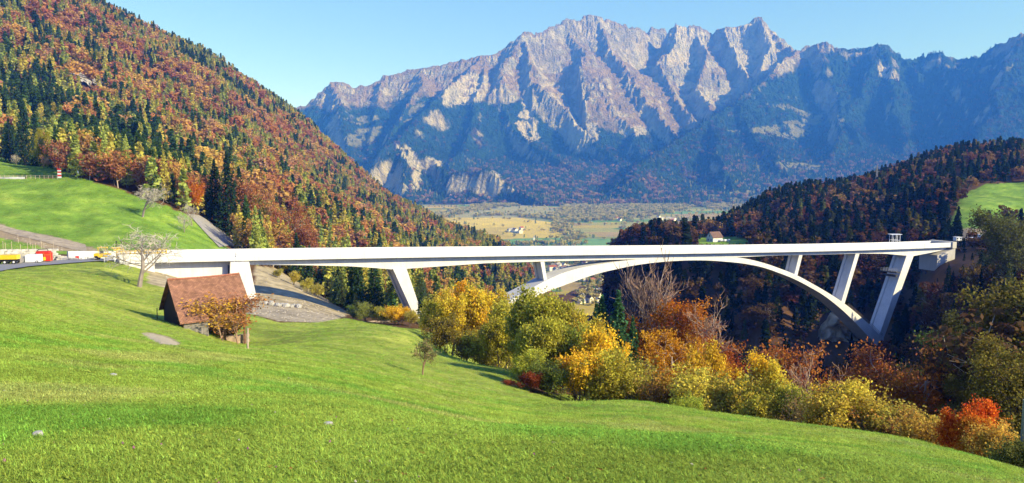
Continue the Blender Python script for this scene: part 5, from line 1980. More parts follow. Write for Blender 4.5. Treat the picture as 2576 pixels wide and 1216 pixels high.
pb(d5, 'body', M_RED, ((.2, 1.2, 1.7), (2.6, 1.6, 1.0)), ((.7, 1.2, .8), (1.6, 1.2, .8)))
m = MB()
m.tube([SX * -1.6 + SY * 1.2 + UP * 1.6, SX * -.8 + SY * 1.2 + UP * 2.6, SX * 1.0 + SY * 1.2 + UP * 2.7, SX * 1.3 + SY * 1.2 + UP * 2.0], .09, 5)
m.build('boom', M_BLK, d5)
pb(d5, 'engine_cover', M_YEL, ((.4, -.1, .65), (1.2, .8, .7)))
d6 = site('red_skip', 123, 660.5, 'tall red steel cabinet at the right end of the red machine', 'cabinet')
pb(d6, 'body', M_RED, ((0, 0, 1.1), (1.25, 1.4, 1.9)))
pb(d6, 'frame', M_ORG, ((-.66, -.72, 1.1), (.07, .07, 2.0)), ((.66, -.72, 1.1), (.07, .07, 2.0)), ((0, -.73, 1.55), (1.4, .05, .08)))
# material heap
d7 = site('material_heap', 190, 656.5, 'heap of dark cables and small goods on the road before the white wall', 'materials')
rr = random.Random(8)
m = MB()
for k in range(26):
    x, y = rr.uniform(-3, 4), rr.uniform(-.5, .6)
    m.box(SX * x + SY * y + UP * rr.uniform(.1, .5), (rr.uniform(.2, 1.2), rr.uniform(.2, .5), rr.uniform(.08, .4)), rz=0, ax=AX)
m.build('boxes', M_STL, d7)
pb(d7, 'red_crate', M_RED, ((.4, 0, .6), (.7, .4, .5)))
# road roller
d8 = site('road_roller', 262, 657, 'yellow road roller with an open cab roof near the bridge head', 'roller')
pb(d8, 'body', M_YEL, ((-.3, 0, 1.15), (3.4, 1.5, .9)))
pb(d8, 'cab_roof', M_YEL, ((-.2, 0, 3.0), (2.0, 1.5, .14)))
m = MB()
for x in (-1.0, .6):
    for y in (-.65, .65):
        m.tube([SX * x + SY * y + UP * 1.5, SX * x + SY * y + UP * 2.95], .06, 5)
m.build('roof_post', M_YEL, d8)
pb(d8, 'seat', M_BLK, ((-.5, 0, 1.8), (.6, .6, .7)))
for x in (-1.5, 1.4):
    m = MB()
    m.tube([SX * x - SY * .8 + UP * .55, SX * x + SY * .8 + UP * .55], .55, 18)
    m.build('drum', M_BLK if x < 0 else M_STL, d8)
pb(d8, 'lamp', M_ORG, ((-.5, 0, 3.2), (.18, .18, .22)))
# yellow formwork carriage standing on the deck
fw = empty('formwork_carriage', B(stn(346), 3.2, zedge(stn(352)) + .96), category='formwork', label='yellow formwork girders stacked on the left end of the deck')
m = MB()
for k in range(12):
    for z in (.3, 1.0, 1.7):
        if k < 11:
            m.box(BD * (-3.8 + k) + BN * (-1.0) + UP * z, (1.02, .16, .14), ax=(BD, BN, UP))
            m.box(BD * (-3.8 + k) + BN * (1.0) + UP * z, (1.02, .16, .14), ax=(BD, BN, UP))
    m.box(BD * (-4.3 + k) + UP * 1.0, (.12, 2.2, 1.7), ax=(BD, BN, UP))
m.build('girder_frame', M_YEL, fw)
m = MB()
for k in range(3):
    m.box(BD * (-4.6 + k * .8) + UP * 2.3, (.7, 2.0, .3), ax=(BD, BN, UP))
m.box(BD * -4.2 + UP * 2.7, (2.4, 1.6, .12), ax=(BD, BN, UP))
m.build('top_rack', M_YEL, fw)
for x in (-4.2, -3.1):
    m = MB()
    m.tube([BD * x + UP * 2.5, BD * x + UP * 4.0], .05, 5)
    m.box(BD * x + UP * 4.1, (.35, .3, .25), ax=(BD, BN, UP))
    m.build('warning_lamp', M_BLK, fw)
rk = empty('tool_rack', hit(277, 662) + UP * .25, category='rack', label='small white steel rack right of the yellow roller')
m = MB()
for x in (-1.1, 1.1):
    for y in (-.4, .4):
        m.box(SX * x + SY * y + UP * .8, (.08, .08, 1.6), ax=AX)
for z in (.5, 1.0, 1.55):
    m.box(UP * z, (2.3, .9, .06), ax=AX)
m.build('frame', M_WHT, rk)
# signs on the upper meadow
sg_ = empty('barrier_board', hit(150, 449.5), category='sign', label='red and white striped barrier board at the top of the meadow')
for z, mt in ((.5, M_WHT), (1.2, M_RED), (1.9, M_WHT), (2.6, M_RED), (3.2, M_WHT), (3.7, M_RED)):
    m = MB()
    m.box((0, 0, z), (1.5, .1, .66))
    m.build('board', mt, sg_)
sg2 = empty('road_sign', hit(195, 449.5), category='sign', label='small white triangular road sign right of the barrier board')
m = MB()
m.tube([(0, 0, 0), (0, 0, 2.2)], .07, 6)
m.build('post', M_STL, sg2)
m = MB()
m.prism([(-.8, -.1, 2.0), (.8, -.1, 2.0), (.55, -.1, 2.9), (0, -.1, 3.5), (-.55, -.1, 2.9)], (0, .08, 0))
m.build('panel', M_WHT, sg2)


def rock_mesh(name, seed, sx, sy, sz, mat):
    rs = np.random.RandomState(seed)
    import bmesh
    bm = bmesh.new()
    bmesh.ops.create_icosphere(bm, subdivisions=3, radius=1)
    for v_ in bm.verts:
        c = np.array(v_.co)
        k = 1 + .22 * float(fbm(np.array([c[0] * 1.3 + seed]), np.array([c[1] * 1.3 + c[2] * 1.7]), 3, seed)[0])
        q = np.round(c * k * 2.2) / 2.2 * .5 + c * k * .5
        v_.co = (q[0] * sx, q[1] * sy, q[2] * sz)
    me = bpy.data.meshes.new(name)
    bm.to_mesh(me)
    bm.free()
    me.polygons.foreach_set('use_smooth', np.zeros(len(me.polygons), bool))
    me.materials.append(mat)
    return me


M_BOUL = simple('boulder', (.36, .35, .33), .25, .8, bump=.05)
bl = [rock_mesh('boulder', 30 + i, .95, .75, .62, M_BOUL) for i in range(4)]
for i, (px, py, s_, w_) in enumerate([(668, 766, .8, 'leftmost pale boulder'), (682, 768, 1.15, 'big pale boulder second from the left'), (699, 771, .95, 'pale boulder third from the left'), (709, 771, .9, 'pale boulder fourth from the left'),
                                  (720, 773, 1.05, 'broad pale boulder fifth from the left'), (732, 774, .85, 'pale boulder third from the right'), (741, 771, .75, 'pale boulder second from the right'), (750, 775, 1.1, 'rightmost pale boulder')]):
    p = hit(px, py)
    o = link('boulder', bl[i % 4], label=w_ + ' in the row on the gravel below the deck', category='boulder', group='row of boulders under the bridge')
    o.location = p + UP * .35 * s_
    o.scale = (s_, s_, s_)
    o.rotation_euler = (0, 0, i * 1.7)
M_LIME = simple('limestone', (.40, .38, .35), .3, 14, bump=.01)
for i, (px, py, s_, lb) in enumerate([(283, 948, .16, 'flat white stone in the grass left of the barn'), (345, 948, .09, 'small white stone right of the flat white one'), (95, 1098, .095, 'jagged pale stone in the grass at the lower left'),
                                      (52, 1128, .045, 'small bright stone at the lower left'), (826, 1072, .10, 'white chip of stone low in the meadow'), (728, 955, .14, 'pale stone in the grass right of the barn'),
                                      (155, 962, .07, 'greyish stone at the left of the meadow'), (8, 988, .07, 'brown splinter of stone at the left edge'), (1410, 1000 + 75, .08, 'tiny pale stone in the middle of the meadow')]):
    p = hit(px, py)
    o = link('stone', rock_mesh('stone', 60 + i, s_ * .5, s_ * .34, s_ * .26, M_LIME), label=lb, category='stone')
    o.location = p + UP * s_ * .1
    o.rotation_euler = (0, 0, i * 1.1)
# worn gravel patch beside the barn
pc = [hit(*q) for q in [(353, 838), (385, 840), (430, 851), (454, 866), (445, 872), (400, 866), (370, 852)]]
V = []
cx = np.mean(pc, 0)
ring = []
for t_ in (0, .5, .85, 1):
    for k in range(len(pc) * 4):
        a, b = pc[k // 4], pc[(k // 4 + 1) % len(pc)]
        q = a + (b - a) * (k % 4) / 4
        q = cx + (q - cx) * t_ * (1 + .12 * math.sin(k * 2.3))
        V.append((q[0], q[1], float(gz(q[0], q[1])[0]) + .07 * (1 - t_ ** 4) - .02 * (t_ == 1)))
nk = len(pc) * 4
Fq = [(r * nk + k, r * nk + (k + 1) % nk, (r + 1) * nk + (k + 1) % nk, (r + 1) * nk + k) for r in range(3) for k in range(nk)]
link('gravel_patch', np_mesh('gravel_patch', V, Fq, [simple('patch_gravel', (.46, .38, .25), .3, 6, bump=.03)], smooth=True), kind='structure', label='bare gravel patch in the meadow left of the barn')
# brushwood and logs


def logs(name, px, py, n, L_, r, spread, col, props, rz=0, D=None):
    e = empty(name, hit(px, py) if D is None else at(px, py, D), rz, **props)
    rr = random.Random(px)
    for k in range(n):
        m = MB()
        x, y = rr.uniform(-spread, spread), rr.uniform(-.8, .8)
        z = r + rr.random() * r * 6
        a = rr.gauss(0, .25)
        l2 = L_ * rr.uniform(.6, 1)
        m.tube([(x - l2 / 2 * math.cos(a), y - l2 / 2 * math.sin(a), z), (x + l2 / 2 * math.cos(a), y + l2 / 2 * math.sin(a), z + rr.gauss(0, .15))], r * rr.uniform(.6, 1.1), 6)
        m.build('log' if r > .1 else 'branch', col, e)
    return e


M_LOG = simple('cut_wood', (.50, .34, .18), .3, 4)
logs('brush_pile', 962, 812, 45, 3.5, .07, 3.5, M_PALE, dict(category='brushwood', label='pile of pale cut brushwood at the meadow edge'), .2)
logs('log_pile', 587, 606, 22, 1.2, .33, 2.6, M_LOG, dict(category='logs', label='pile of cut logs beside the gravel track'), 1.2)
logs('log_pile', 636, 615, 22, 1.6, .25, 3.6, M_LOG, dict(category='logs', label='second heap of cut wood right behind the deck'), .2, 320)

# ------------------------------------------------------------------ buildings
M_PLAS = simple('white_plaster', (.80, .79, .76), .08, .5)
M_ROOF = [simple('red_roof', (.28, .10, .06), .25, .8), simple('brown_roof', (.16, .10, .08), .25, .8), simple('grey_roof', (.34, .34, .36), .2, .8)]


def house(name, loc, rz, L_, W_, H_, rh, roof, detail, **kw):
    e = empty(name, loc, rz, **kw)
    m = MB()
    m.prism([(-L_ / 2, -W_ / 2, -3), (-L_ / 2, W_ / 2, -3), (-L_ / 2, W_ / 2, H_), (-L_ / 2, 0, H_ + rh), (-L_ / 2, -W_ / 2, H_)], (L_, 0, 0))
    m.build('wall', M_PLAS, e)
    m = MB()
    ov = .5
    dz = rh / (W_ / 2) * ov
    for s_ in (-1, 1):
        P = [(-L_ / 2 - ov, s_ * (W_ / 2 + ov), H_ - dz + .05), (L_ / 2 + ov, s_ * (W_ / 2 + ov), H_ - dz + .05), (L_ / 2 + ov, 0, H_ + rh + .05), (-L_ / 2 - ov, 0, H_ + rh + .05)]
        Q = [(a, b, c + .25) for a, b, c in P]
        m.hexa(P + Q if s_ < 0 else P[::-1] + Q[::-1])
    m.build('roof', M_ROOF[roof], e)
    if detail:
        for k in range(max(2, int(L_ / 4))):
            for z in ([1.2] if H_ < 4 else [1.2, 4.0]):
                m = MB()
                m.box((-L_ / 2 + (k + .5) * L_ / max(2, int(L_ / 4)), -W_ / 2 - .03, z + .6), (.9, .08, 1.2))
                m.build('window', M_GLS, e)
    return e


hp = at(1797, 611, 600)
wh = house('white_house', hp + UP * .2, R(25), 9, 8, 3.6, 3.8, 1, False, category='house', label='small white gabled house on the lawn behind the deck')
for x, z, w_, h_ in ((-4.55, 1.5, .12, 1.4), ):
    pass
for (yy, zz, ww, hh_) in ((-1.6, 1.4, 1.0, 1.4), (0.2, 4.6, 1.0, 1.6), (1.7, 1.5, 1.0, 1.2)):
    m = MB()
    m.box((-4.53, yy, zz), (.1, ww, hh_))
    m.build('window', M_GLS, wh)
for k, px in enumerate((1816, 1824, 1833)):
    m = MB()
    m.tube([(-1.3, 0, .9), (1.3, 0, .9)], .9, 12)
    o = m.build('wrapped_bale', M_WHT, category='bale', label=('wrapped white bale nearest the white house', 'wrapped white bale in the middle of the three', 'wrapped white bale farthest from the white house')[k])
    o.location = at(px, 611, 596)
    o.rotation_euler = (0, 0, .5 * k)

rv = random.Random(12)


def village(n, pxr, pyr, D, zf, grp, lab, size=1.0, xs=None):
    c = 0
    for k in range(n * 3):
        if c >= n:
            break
        px, py = rv.uniform(*pxr), rv.uniform(*pyr)
        a, b = ray(px, py)
        if zf == 'valley':
            Dh = (ZV + 1.5) / b
            z = ZV + 1
        else:
            Dh = D
            z = b * D
        ro_ = rv.choice((0, 1, 2, 2))
        L_, W_, H_ = rv.uniform(10, 22) * size, rv.uniform(8, 12) * size, rv.uniform(4, 10) * size
        house('house', (a * Dh, Dh, z), rv.uniform(0, 3.14), L_, W_, H_, rv.uniform(2.5, 4.5) * size, ro_, False, category='house', group=grp,
              label=('long ' if L_ > 17 else 'small ') + ('red' if ro_ == 0 else ('brown' if ro_ == 1 else 'grey')) + ' roofed white house ' + lab)
        c += 1


village(54, (1385, 1478), (668, 706), 0, 'valley', 'town houses seen under the deck', 'in the town above the arch', 1.15)
village(22, (1460, 1532), (706, 765), 0, 'valley', 'town houses seen below the arch', 'in the town below the arch', 1.1)
village(6, (1282, 1312), (582, 587), 0, 'valley', 'farm in the yellow fields', 'of the farm in the yellow fields', 1.6)
village(9, (1540, 1700), (548, 560), 0, 'valley', 'scattered houses at the wood edge', 'at the far edge of the valley fields', 1.5)
village(16, (1870, 1960), (527, 537), 0, 'valley', 'village beyond the right bank', 'in the village above the right bank', 1.5)
ch = empty('church_tower', (ray(1343.6, 617)[0] * 2900, 2900, ZV + 1), category='church', label='white church tower in the valley just above the deck')
m = MB()
m.box((0, 0, 8), (7, 7, 16))
m.build('tower', M_PLAS, ch)
m = MB()
m.add([(-4, -4, 16), (4, -4, 16), (4, 4, 16), (-4, 4, 16), (0, 0, 24)], [(0, 1, 4), (1, 2, 4), (2, 3, 4), (3, 0, 4), (3, 2, 1, 0)])
m.build('spire', M_ROOF[2], ch)
# power pylon, right-bank equipment
for px, py, D, h_, lb in ((2204.6, 466, 800, 20, 'tall grey power pylon on the wooded right ridge'), (2159, 468, 850, 9, 'short grey mast left of the tall pylon')):
    p = pt(px, py, D)
    e = empty('power_pylon', (p[0], p[1], p[2] - 12), category='pylon', label=lb)
    m = MB()
    for sx in (-1, 1):
        for sy in (-1, 1):
            m.tube([(sx * 1.0, sy * 1.0, 0), (sx * .35, sy * .35, h_ + 12)], .16, 4)
    for k in range(10):
        z = (h_ + 12) * k / 10
        w_ = 1.0 - .65 * k / 10
        m.tube([(-w_, -w_, z), (w_, -w_, z + (h_ + 12) / 10)], .08, 4)
    m.build('mast', M_STL, e)
    m = MB()
    for z in (h_ + 6, h_ + 9.5):
        m.tube([(-3, 0, z), (3, 0, z)], .14, 4)
    m.build('cross_arm', M_STL, e)
ge = empty('scaffold_tower', B(stn(2318), 13, zedge(stn(2318)) + .3), category='scaffold', label='white scaffold cage beside the far end of the deck')
m = MB()
for x in (-2, 0, 2):
    for y in (-1.2, 1.2):
        m.box((x * .9, y, 2.0), (.18, .18, 5.6))
for z in (.4, 2.3, 4.8):
    for y in (-1.2, 1.2):
        m.box((0, y, z), (3.9, .14, .14))
m.build('frame', M_WHT, ge)
m = MB()
m.box((0, 0, 4.95), (5.4, 2.8, .16))
m.build('roof', M_WHT, ge)
for k, (px, py, D, c, L_, lb) in enumerate([(2478, 599, 400, M_WHT, 7, 'long white site cabin beyond the far bridge end'), (2408, 606, 380, M_WHT, 3, 'white van right behind the far bridge end'), (2530, 603, 400, M_STL, 3, 'grey site box among the trees at the right'),
                                        (2450, 607, 385, M_ORG, 3, 'orange site machine between white van and cabin')]):
    e = empty('site_vehicle' if k in (1, 3) else 'site_cabin', pt(px, py + 2, D), .2, category='vehicle' if k in (1, 3) else 'cabin', label=lb)
    m = MB()
    m.box((0, 0, 1.3), (L_, 2.2, 1.7))
    m.build('body', c, e)
    m = MB()
    m.box((0, 0, 2.2), (L_ + .4, 2.6, .12))
    m.build('roof', M_WHT, e)
    m = MB()
    for x in (-L_ * .3, L_ * .3):
        m.box((x, -1.12, 1.5), (.8, .05, .7))
    m.build('window', M_GLS, e)
    if k in (1, 3):
        for x in (-L_ * .33, L_ * .33):
            m = MB()
            m.tube([(x, -1.15, .4), (x, 1.15, .4)], .42, 12)
            m.build('wheel', M_BLK, e)
# rock shoulder beside the arch foot, with its gravel ledge
M_CLIFF = simple('ochre_rock', (.46, .35, .22), .4, .25, bump=.4)
q = pt(2118, 832, 338)
A, Bg = np.meshgrid(np.linspace(-1, 1, 60), np.linspace(-1, 1, 40))
XX = q[0] + A * 13 + noise(A * 3, Bg * 3, 4) * 1.2
prof = np.clip(1 - np.abs(A) ** 2.2, 0, 1) * (1 - .15 * np.sin(A * 4))
ZZ = q[2] - 9 + (Bg + 1) * .5 * 16 * prof
YY = q[1] + (Bg + 1) * 3.5 * (1 + A * .4) - np.abs(noise(A * 3.5, Bg * 1.2, 6)) * 6 - fbm(A * 7, Bg * 7, 4, 9) * 1.6 - 4 * prof
link('rock_outcrop', np_mesh('rock_outcrop', np.stack([XX, YY, ZZ], -1).reshape(-1, 3), grid_faces(40, 60), [M_CLIFF]), kind='structure', label='bare ochre rock outcrop beside the arch foot')
m = MB()
a_, b_ = pt(2030, 868, 332), pt(2235, 874, 332)
for k in range(16):
    c_ = a_ + (b_ - a_) * (k + .5) / 16
    m.box((c_[0], c_[1] + 2 + .4 * math.sin(k * 2), c_[2] - .8 + .25 * math.sin(k * 3.1)), (2.6, 6 + math.sin(k * 1.7), 1.6), rz=.3 + .1 * math.sin(k))
m.build('gravel_ledge', simple('ledge_gravel', (.38, .35, .30), .35, .8, bump=.1), kind='structure', label='pale gravel ledge at the foot of the arch')
q = at(235, 250, 900)
M_CLF = simple('cliff_rock', (.36, .34, .31), .55, .12, bump=1.2)
for px, py, wpx, hpx, lb in ((160, 174, 60, 42, 'pale limestone cliff with dark ledges in the left hillside forest'), (205, 192, 56, 40, 'second pale limestone cliff in the left hillside forest'), (243, 200, 32, 46, 'small pale cliff right of the larger ones')):
    nu, nv = 30, 22
    A, Bg = np.meshgrid(np.linspace(-1, 1, nu), np.linspace(-1, 1, nv))
    PX = px + A * wpx / 2
    PY = py - Bg * hpx / 2 + A * hpx * .28 + noise(A * 2 + px, Bg, 3) * 4
    ra_ = np.array([ray(p_, q_) for p_, q_ in zip(PX.ravel(), PY.ravel())])
    Ds = np.linspace(500, 1500, 110)
    DD = np.repeat(Ds[None], len(ra_), 0)
    below = (ra_[:, 1:2] * DD - gz((ra_[:, :1] * DD).ravel(), DD.ravel()).reshape(DD.shape)) < 0
    Dh = Ds[np.argmax(below, 1)].reshape(A.shape)
    for _ in range(3):
        Dh = (Dh + np.roll(Dh, 1, 0) + np.roll(Dh, 1, 1) + np.roll(Dh, -1, 0) + np.roll(Dh, -1, 1)) / 5
    Dh = Dh * 0 + np.clip(Dh, np.median(Dh) - 60, np.median(Dh) + 60)
    led = np.abs(noise(Bg * 4.5 + noise(A * 2, Bg * 2, 8), A * .7 + px, 6)) * 12 + fbm(A * 7 + px, Bg * 7, 4, 9) * 6
    edge = np.clip((1 - np.maximum(np.abs(A), np.abs(Bg)) + .25 * noise(A * 4 + px, Bg * 4, 2)) * 3.2, -1, 1)
    Dh = Dh - 22 * edge - led * (edge > 0) + 8
    XX, YY, ZZ = ra_[:, 0].reshape(A.shape) * Dh, Dh, ra_[:, 1].reshape(A.shape) * Dh
    o = link('cliff', np_mesh('cliff', np.stack([XX, YY, ZZ], -1).reshape(-1, 3), grid_faces(nv, nu), [M_CLF]), kind='structure', label=lb)
pole = empty('tree_stake', at(2572, 1120, 31), category='post', label='grey green post at the right edge of the picture')
m = MB()
m.tube([(0, 0, -.5), (0, 0, 3.6)], .09, 8)
m.build('post', simple('mossy_post', (.16, .19, .16), .3, 5), pole)
print('OBJECTS OK')

# ------------------------------------------------------------------ grass of the foreground
def blade_mesh(name, seed, n, h, rad, w, mats, curl=.5, clover=0):
    rs = np.random.RandomState(seed)
    V, Fq, T = [], [], []
    for k in range(n):
        a, r = rs.rand() * 6.28, rad * math.sqrt(rs.rand())
        p = np.array([r * math.cos(a), r * math.sin(a), 0])
        d = rs.rand() * 6.28
        dv = np.array([math.cos(d), math.sin(d), 0])
        sv = np.array([-dv[1], dv[0], 0]) * w * (.6 + .8 * rs.rand())
        hh = h * (.4 + .8 * rs.rand())
        q1 = p + dv * hh * curl * .4 + np.array([0, 0, hh * .6])
        q2 = p + dv * hh * curl * 1.3 + np.array([0, 0, hh * (.95 - .3 * rs.rand())])
        o = len(V)
        V += [p - sv, p + sv, q1 + sv * .8, q1 - sv * .8, q2 + sv * .15, q2 - sv * .15]
        Fq += [(o, o + 1, o + 2, o + 3), (o + 3, o + 2, o + 4, o + 5)]
        t_ = rs.rand()
        T += [t_, t_]
    for k in range(clover):
        a, r = rs.rand() * 6.28, rad * 1.2 * math.sqrt(rs.rand())
        c = np.array([r * math.cos(a), r * math.sin(a), h * (.2 + .4 * rs.rand())])
        sz = .007 * (.7 + .7 * rs.rand())
        nrm = np.array([rs.randn() * .4, rs.randn() * .4, 1.0])
        nrm /= np.linalg.norm(nrm)
        x = np.cross(nrm, [math.cos(a), math.sin(a), 0])
        x /= np.linalg.norm(x)
        y = np.cross(nrm, x)
        o = len(V)
        V += [c - x * sz - y * sz, c + x * sz - y * sz, c + x * sz + y * sz, c - x * sz + y * sz]
        Fq += [(o, o + 1, o + 2, o + 3)]
        T += [rs.rand() * .6]
    return np_mesh(name, V, np.array(Fq), mats, attrs={'tint': ('FACE', 'FLOAT', T)})


M_GRASS = foliage_mat('grass_blades', 'INSTANCER', .4)
GC = bpy.data.collections.new('grass_kinds')
for i in range(6):
    o = bpy.data.objects.new('%02d_grass_tuft' % i, blade_mesh('grass_tuft', 700 + i, (46, 36, 26, 16, 44, 8)[i], (.026, .032, .042, .018, .024, .10)[i], (.10, .09, .08, .10, .11, .03)[i], (.0015, .0019, .0017, .0022, .0015, .0012)[i], [M_GRASS], (.6, .8, .5, .9, .9, .35)[i], (0, 4, 0, 12, 6, 0)[i]))
    GC.objects.link(o)
rsG = np.random.RandomState(77)


def grass_points(n, d0, d1):
    D = np.exp(math.log(d0) + (math.log(d1) - math.log(d0)) * rsG.rand(n))
    u = -.72 + 1.44 * rsG.rand(n)
    X, Y = u * D * 1.02, D
    return X, Y


X1, Y1 = grass_points(170000, 3.0, 34)
X2, Y2 = grass_points(90000, 34, 200)
X, Y = np.concatenate([X1, X2]), np.concatenate([Y1, Y2])
Z = gz(X, Y)
X3 = -300 + 300 * rsG.rand(60000)
Y3 = 190 + 190 * rsG.rand(60000)
X, Y = np.concatenate([X, X3]), np.concatenate([Y, Y3])
Z = np.concatenate([Z, gz(X3, Y3)])
cg = cover(X, Y, Z)
k_ = (cg == 1) | (cg == 2)
X, Y, Z = X[k_], Y[k_], Z[k_]
dens = fbm(X / 1.6, Y / 1.6, 3, 301) + .5 * fbm(X / 9, Y / 9, 2, 305)
k_ = rsG.rand(len(X)) < np.clip(.7 + 1.0 * dens, .45, 1)
X, Y, Z, dens = X[k_], Y[k_], Z[k_], dens[k_]
n = len(X)
sc = (.75 + .6 * rsG.rand(n)) * np.maximum(.85, (Y / 9.0) ** .5)
lush = sstep(-.1, .35, fbm(X / 3.0, Y / 3.0, 3, 311) + .3 * dens)[:, None]
dry_ = sstep(.05, .4, fbm(X / 5.0, Y / 5.0, 3, 321) + .25 * (rsG.rand(n) - .5))[:, None]
gc = np.array([.37, .50, .08]) * (1 - lush) + np.array([.25, .45, .065]) * lush
gc = gc * (1 - .5 * dry_) + np.array([.56, .52, .18]) * .5 * dry_
gc = gc * (.6 + .8 * rsG.rand(n))[:, None] * (1 + .35 * fbm(X / 2.2, Y / 2.2, 3, 331))[:, None]
ti = rsG.choice(6, n, p=[.26, .22, .12, .16, .2, .04])
scatter_object('meadow_grass', GC, np.stack([X, Y, Z - .004], 1), ti, rsG.rand(n) * 6.28, np.stack([sc, sc, sc], 1), np.concatenate([gc, np.ones((n, 1))], 1),
               'short mixed grass and clover of the foreground meadow')
# clover heads and fallen leaves
FLC = bpy.data.collections.new('flower_kinds')
rr = np.random.RandomState(5)
P = rvec(rr, 26) * .011 + np.array([0, 0, .055])
o = bpy.data.objects.new('00_clover_head', leaf_mesh('clover_head', P, .006, 3, foliage_mat('clover_pink', 'INSTANCER', .2)))
FLC.objects.link(o)
o = bpy.data.objects.new('01_fallen_leaf', leaf_mesh('fallen_leaf', np.array([[0, 0, .03], [.03, .01, .032]]), .02, 4, foliage_mat('dead_leaf', 'INSTANCER', .2), flat=3))
FLC.objects.link(o)
X, Y = grass_points(900, 3.2, 30)
Z = gz(X, Y)
n = len(X)
ti = (rsG.rand(n) < .8).astype(int)
fcz = np.where(ti[:, None] == 0, np.array([.42, .16, .30]), np.array([.42, .17, .06]))
fcz = np.where((rsG.rand(n) < .25)[:, None], np.array([.6, .55, .45]), fcz)
sc = .3 + .28 * rsG.rand(n)
scatter_object('clover_flowers', FLC, np.stack([X, Y, Z], 1), ti, rsG.rand(n) * 6.28, np.stack([sc, sc, sc], 1), np.concatenate([fcz, np.ones((n, 1))], 1),
               'pink clover heads and fallen leaves strewn in the meadow')

# rubble lying on the gravel under the bridge, on the earth banks and round the far abutment
RBC = bpy.data.collections.new('rubble_kinds')
for i_ in range(4):
    RBC.objects.link(bpy.data.objects.new('%02d_rubble' % i_, rock_mesh('rubble', 400 + i_, .5, .4, .3, simple('rubble_rock', (.36, .32, .26), .4, 2))))
Q = []
for poly, cnt, dd in ((P_PAD, 420, (120, 230)), (P_SAND, 200, (150, 330)), (P_DIRT, 200, (170, 260)), (P_CUT, 200, (380, 520)), ([(380, 672), (440, 680), (560, 740), (600, 770), (520, 745), (430, 712)], 160, (120, 210))):
    c_ = 0
    pa = np.array(poly)
    while c_ < cnt:
        u_, w_ = rsG.uniform(pa[:, 0].min(), pa[:, 0].max(), 400), rsG.uniform(pa[:, 1].min(), pa[:, 1].max(), 400)
        D_ = rsG.uniform(dd[0], dd[1], 400)
        X = np.array([ray(a, b)[0] for a, b in zip(u_, w_)]) * D_
        Z = gz(X, D_)
        p1, p2 = proj(X, D_, Z)
        k_ = inpoly(p1, p2, poly)
        Q.append(np.stack([X, D_, Z], 1)[k_])
        c_ += max(1, int(k_.sum()))
Q = np.concatenate(Q)
n = len(Q)
sc = (.14 + .6 * rsG.rand(n) ** 4)
scatter_object('rubble', RBC, Q, rsG.randint(0, 4, n), rsG.rand(n) * 6.28, np.stack([sc, sc, sc], 1), np.ones((n, 4)), 'loose rubble strewn over the bare ground of the building site')

# ------------------------------------------------------------------ woods on the far mountains and in the valley
msel = rsG.rand(160000, 2)
ii = (msel[:, 0] * (mny - 1)).astype(int)
jj = (msel[:, 1] * (mnx - 1)).astype(int)
isfor = (mc[ii, jj, 0] < .12) & (MZ[ii, jj] > -296) & (mpx[ii, jj] > 780) & (mpx[ii, jj] < 2600) & (rock[ii, jj] < .4)
isfor &= rsG.rand(len(ii)) < sstep(8800, 5200, MYY[ii, jj]) * .9 + .1
ii, jj = ii[isfor], jj[isfor]
X = MXX[ii, jj] + rsG.rand(len(ii)) * ST
Y = MYY[ii, jj] + rsG.rand(len(ii)) * ST
Z = MZ[ii, jj]
kk = np.where(rsG.rand(len(ii)) < .10 + .5 * rust[ii, jj] * sstep(300, -200, MZ[ii, jj]), 2, np.where(rsG.rand(len(ii)) < .85, 0, 1))
WOOD = [[(1185, 548), (1230, 542), (1330, 548), (1400, 555), (1400, 549), (1330, 543), (1230, 538)],
        [(1380, 545), (1420, 515), (1480, 500), (1600, 500), (1740, 505), (1720, 530), (1640, 545), (1560, 553), (1470, 560), (1400, 560)],
        [(1395, 560), (1425, 560), (1440, 580), (1420, 592), (1392, 585), (1402, 572)], [(1425, 590), (1455, 585), (1468, 600), (1460, 625), (1400, 625), (1400, 612), (1440, 600)],
        [(1000, 560), (1340, 490), (1400, 500), (1340, 512), (1200, 530), (1130, 550)], [(1260, 615), (1420, 612), (1420, 622), (1240, 622)],
        [(1560, 560), (1600, 555), (1600, 562)], [(1760, 520), (1830, 505), (1900, 512), (1900, 522), (1820, 530)], [(1520, 650), (1560, 640), (1560, 700), (1500, 700)],
        [(1380, 655), (1540, 655), (1540, 668), (1380, 668)], [(1480, 690), (1530, 690), (1530, 770), (1450, 770)]]
vx, vy = rsG.rand(90000) * 4200 - 900, 1600 + rsG.rand(90000) * 4400
vp, vq = proj(vx, vy, np.full(len(vx), ZV))
inw = np.zeros(len(vx), bool)
for pl in WOOD:
    inw |= inpoly(vp + noise(vx / 90, vy / 90, 5) * 14, vq + noise(vx / 90, vy / 90, 8) * 5, pl)
hed = (np.abs(noise(vx / 350, vy / 350, 15)) < .012) & (rsG.rand(len(vx)) < .8)
lone = rsG.rand(len(vx)) < .002 + .03 * sstep(1550, 1750, vp)
ks = (inw & (rsG.rand(len(vx)) < .8)) | hed | lone
vx, vy = vx[ks], vy[ks]
kv = np.where(rsG.rand(len(vx)) < .6, 2, 0)
X, Y, Z, kk = np.concatenate([X, vx]), np.concatenate([Y, vy]), np.concatenate([Z, np.full(len(vx), ZV + 1.0)]), np.concatenate([kk, kv])
n = len(X)
print('far trees', n)
fcol = np.empty((n, 4))
fcol[:, 3] = 1
fcol[:, :3] = np.where((kk == 0)[:, None], np.array([.026, .055, .030]), np.where((kk == 1)[:, None], np.array([.13, .12, .04]), np.array([.12, .075, .05])))
fcol[-len(vx):, :3] = np.where((kv == 2)[:, None], np.array([.15, .13, .055]), np.array([.05, .085, .035]))
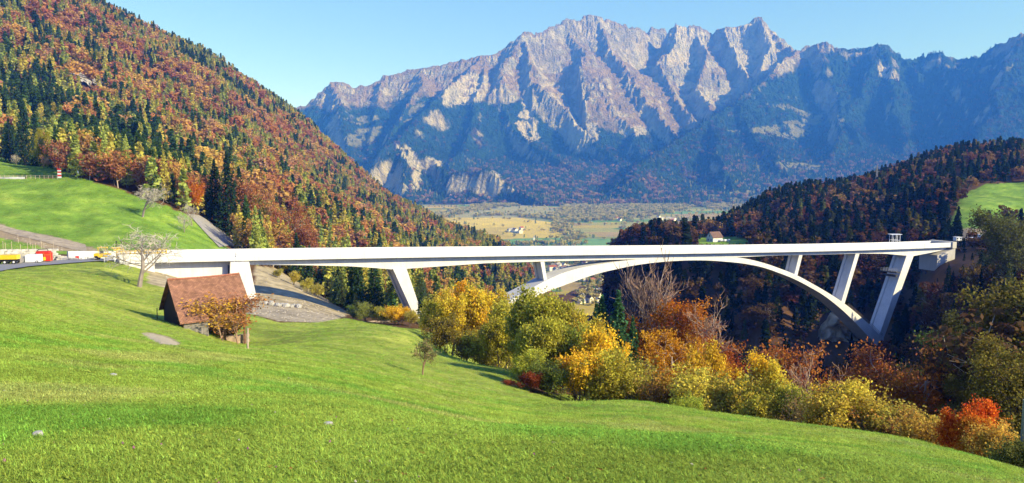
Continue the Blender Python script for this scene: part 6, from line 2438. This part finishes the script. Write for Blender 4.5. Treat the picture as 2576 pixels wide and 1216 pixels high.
fcol[:, :3] *= (.6 + .8 * rsG.rand(n))[:, None] * (1 + 2.0 * sstep(250, -250, Z))[:, None]  # trees on low ground brightened: their sunlight is put into the colour
h_ = np.where(np.arange(n) < n - len(vx), 24, 15) * (.6 + .7 * rsG.rand(n))
ti = np.array([0, 3, 5])[kk] + (rsG.rand(n) * np.array([3, 2, 3])[kk]).astype(int)
w_ = h_ * (1.3 + .6 * rsG.rand(n))
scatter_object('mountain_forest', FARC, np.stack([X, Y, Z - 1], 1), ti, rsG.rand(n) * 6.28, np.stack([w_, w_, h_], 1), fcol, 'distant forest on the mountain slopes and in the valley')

# ------------------------------------------------------------------ labels: where look-alikes share one, tell them apart by their order in the picture
ORD = ['leftmost', 'second', 'third', 'fourth', 'fifth', 'sixth', 'seventh', 'eighth', 'ninth', 'tenth', 'eleventh', 'twelfth', 'thirteenth', 'fourteenth', 'fifteenth', 'sixteenth',
       'seventeenth', 'eighteenth', 'nineteenth', 'twentieth']
bylab = {}
for o in SC.objects:
    if o.parent is None and 'label' in o and o.get('kind') is None:
        bylab.setdefault(o['label'], []).append(o)
for lb, os_ in bylab.items():
    if len(os_) < 2:
        continue
    os_.sort(key=lambda o: proj(*o.location)[0])
    n = len(os_)
    for k, o in enumerate(os_):
        if k < 20:
            o['label'] = lb + (', leftmost' if k == 0 else ', rightmost' if k == n - 1 else f', {ORD[k]} from left')
        elif n - 1 - k < 20:
            o['label'] = lb + (', rightmost' if k == n - 1 else f', {ORD[n - 1 - k]} from right')
#HAZE
# ------------------------------------------------------------------ the air of the valley
hz = NT('haze')
pv = hz.n('VolumePrincipled')
pv.inputs['Color'].default_value = (.045, .205, 1.0, 1)
pv.inputs['Absorption Color'].default_value = (1, 1, 1, 1)
pv.inputs['Density'].default_value = 1.25e-4
pv.inputs['Anisotropy'].default_value = 0.0
hz.l(pv.outputs[0], hz.out.inputs['Volume'])
hm = MB()
hm.box((1500, 5000, 850), (13000, 12500, 3300))
hm.build('haze', hz.mat, kind='stuff', label='thin blue haze filling the valley air')
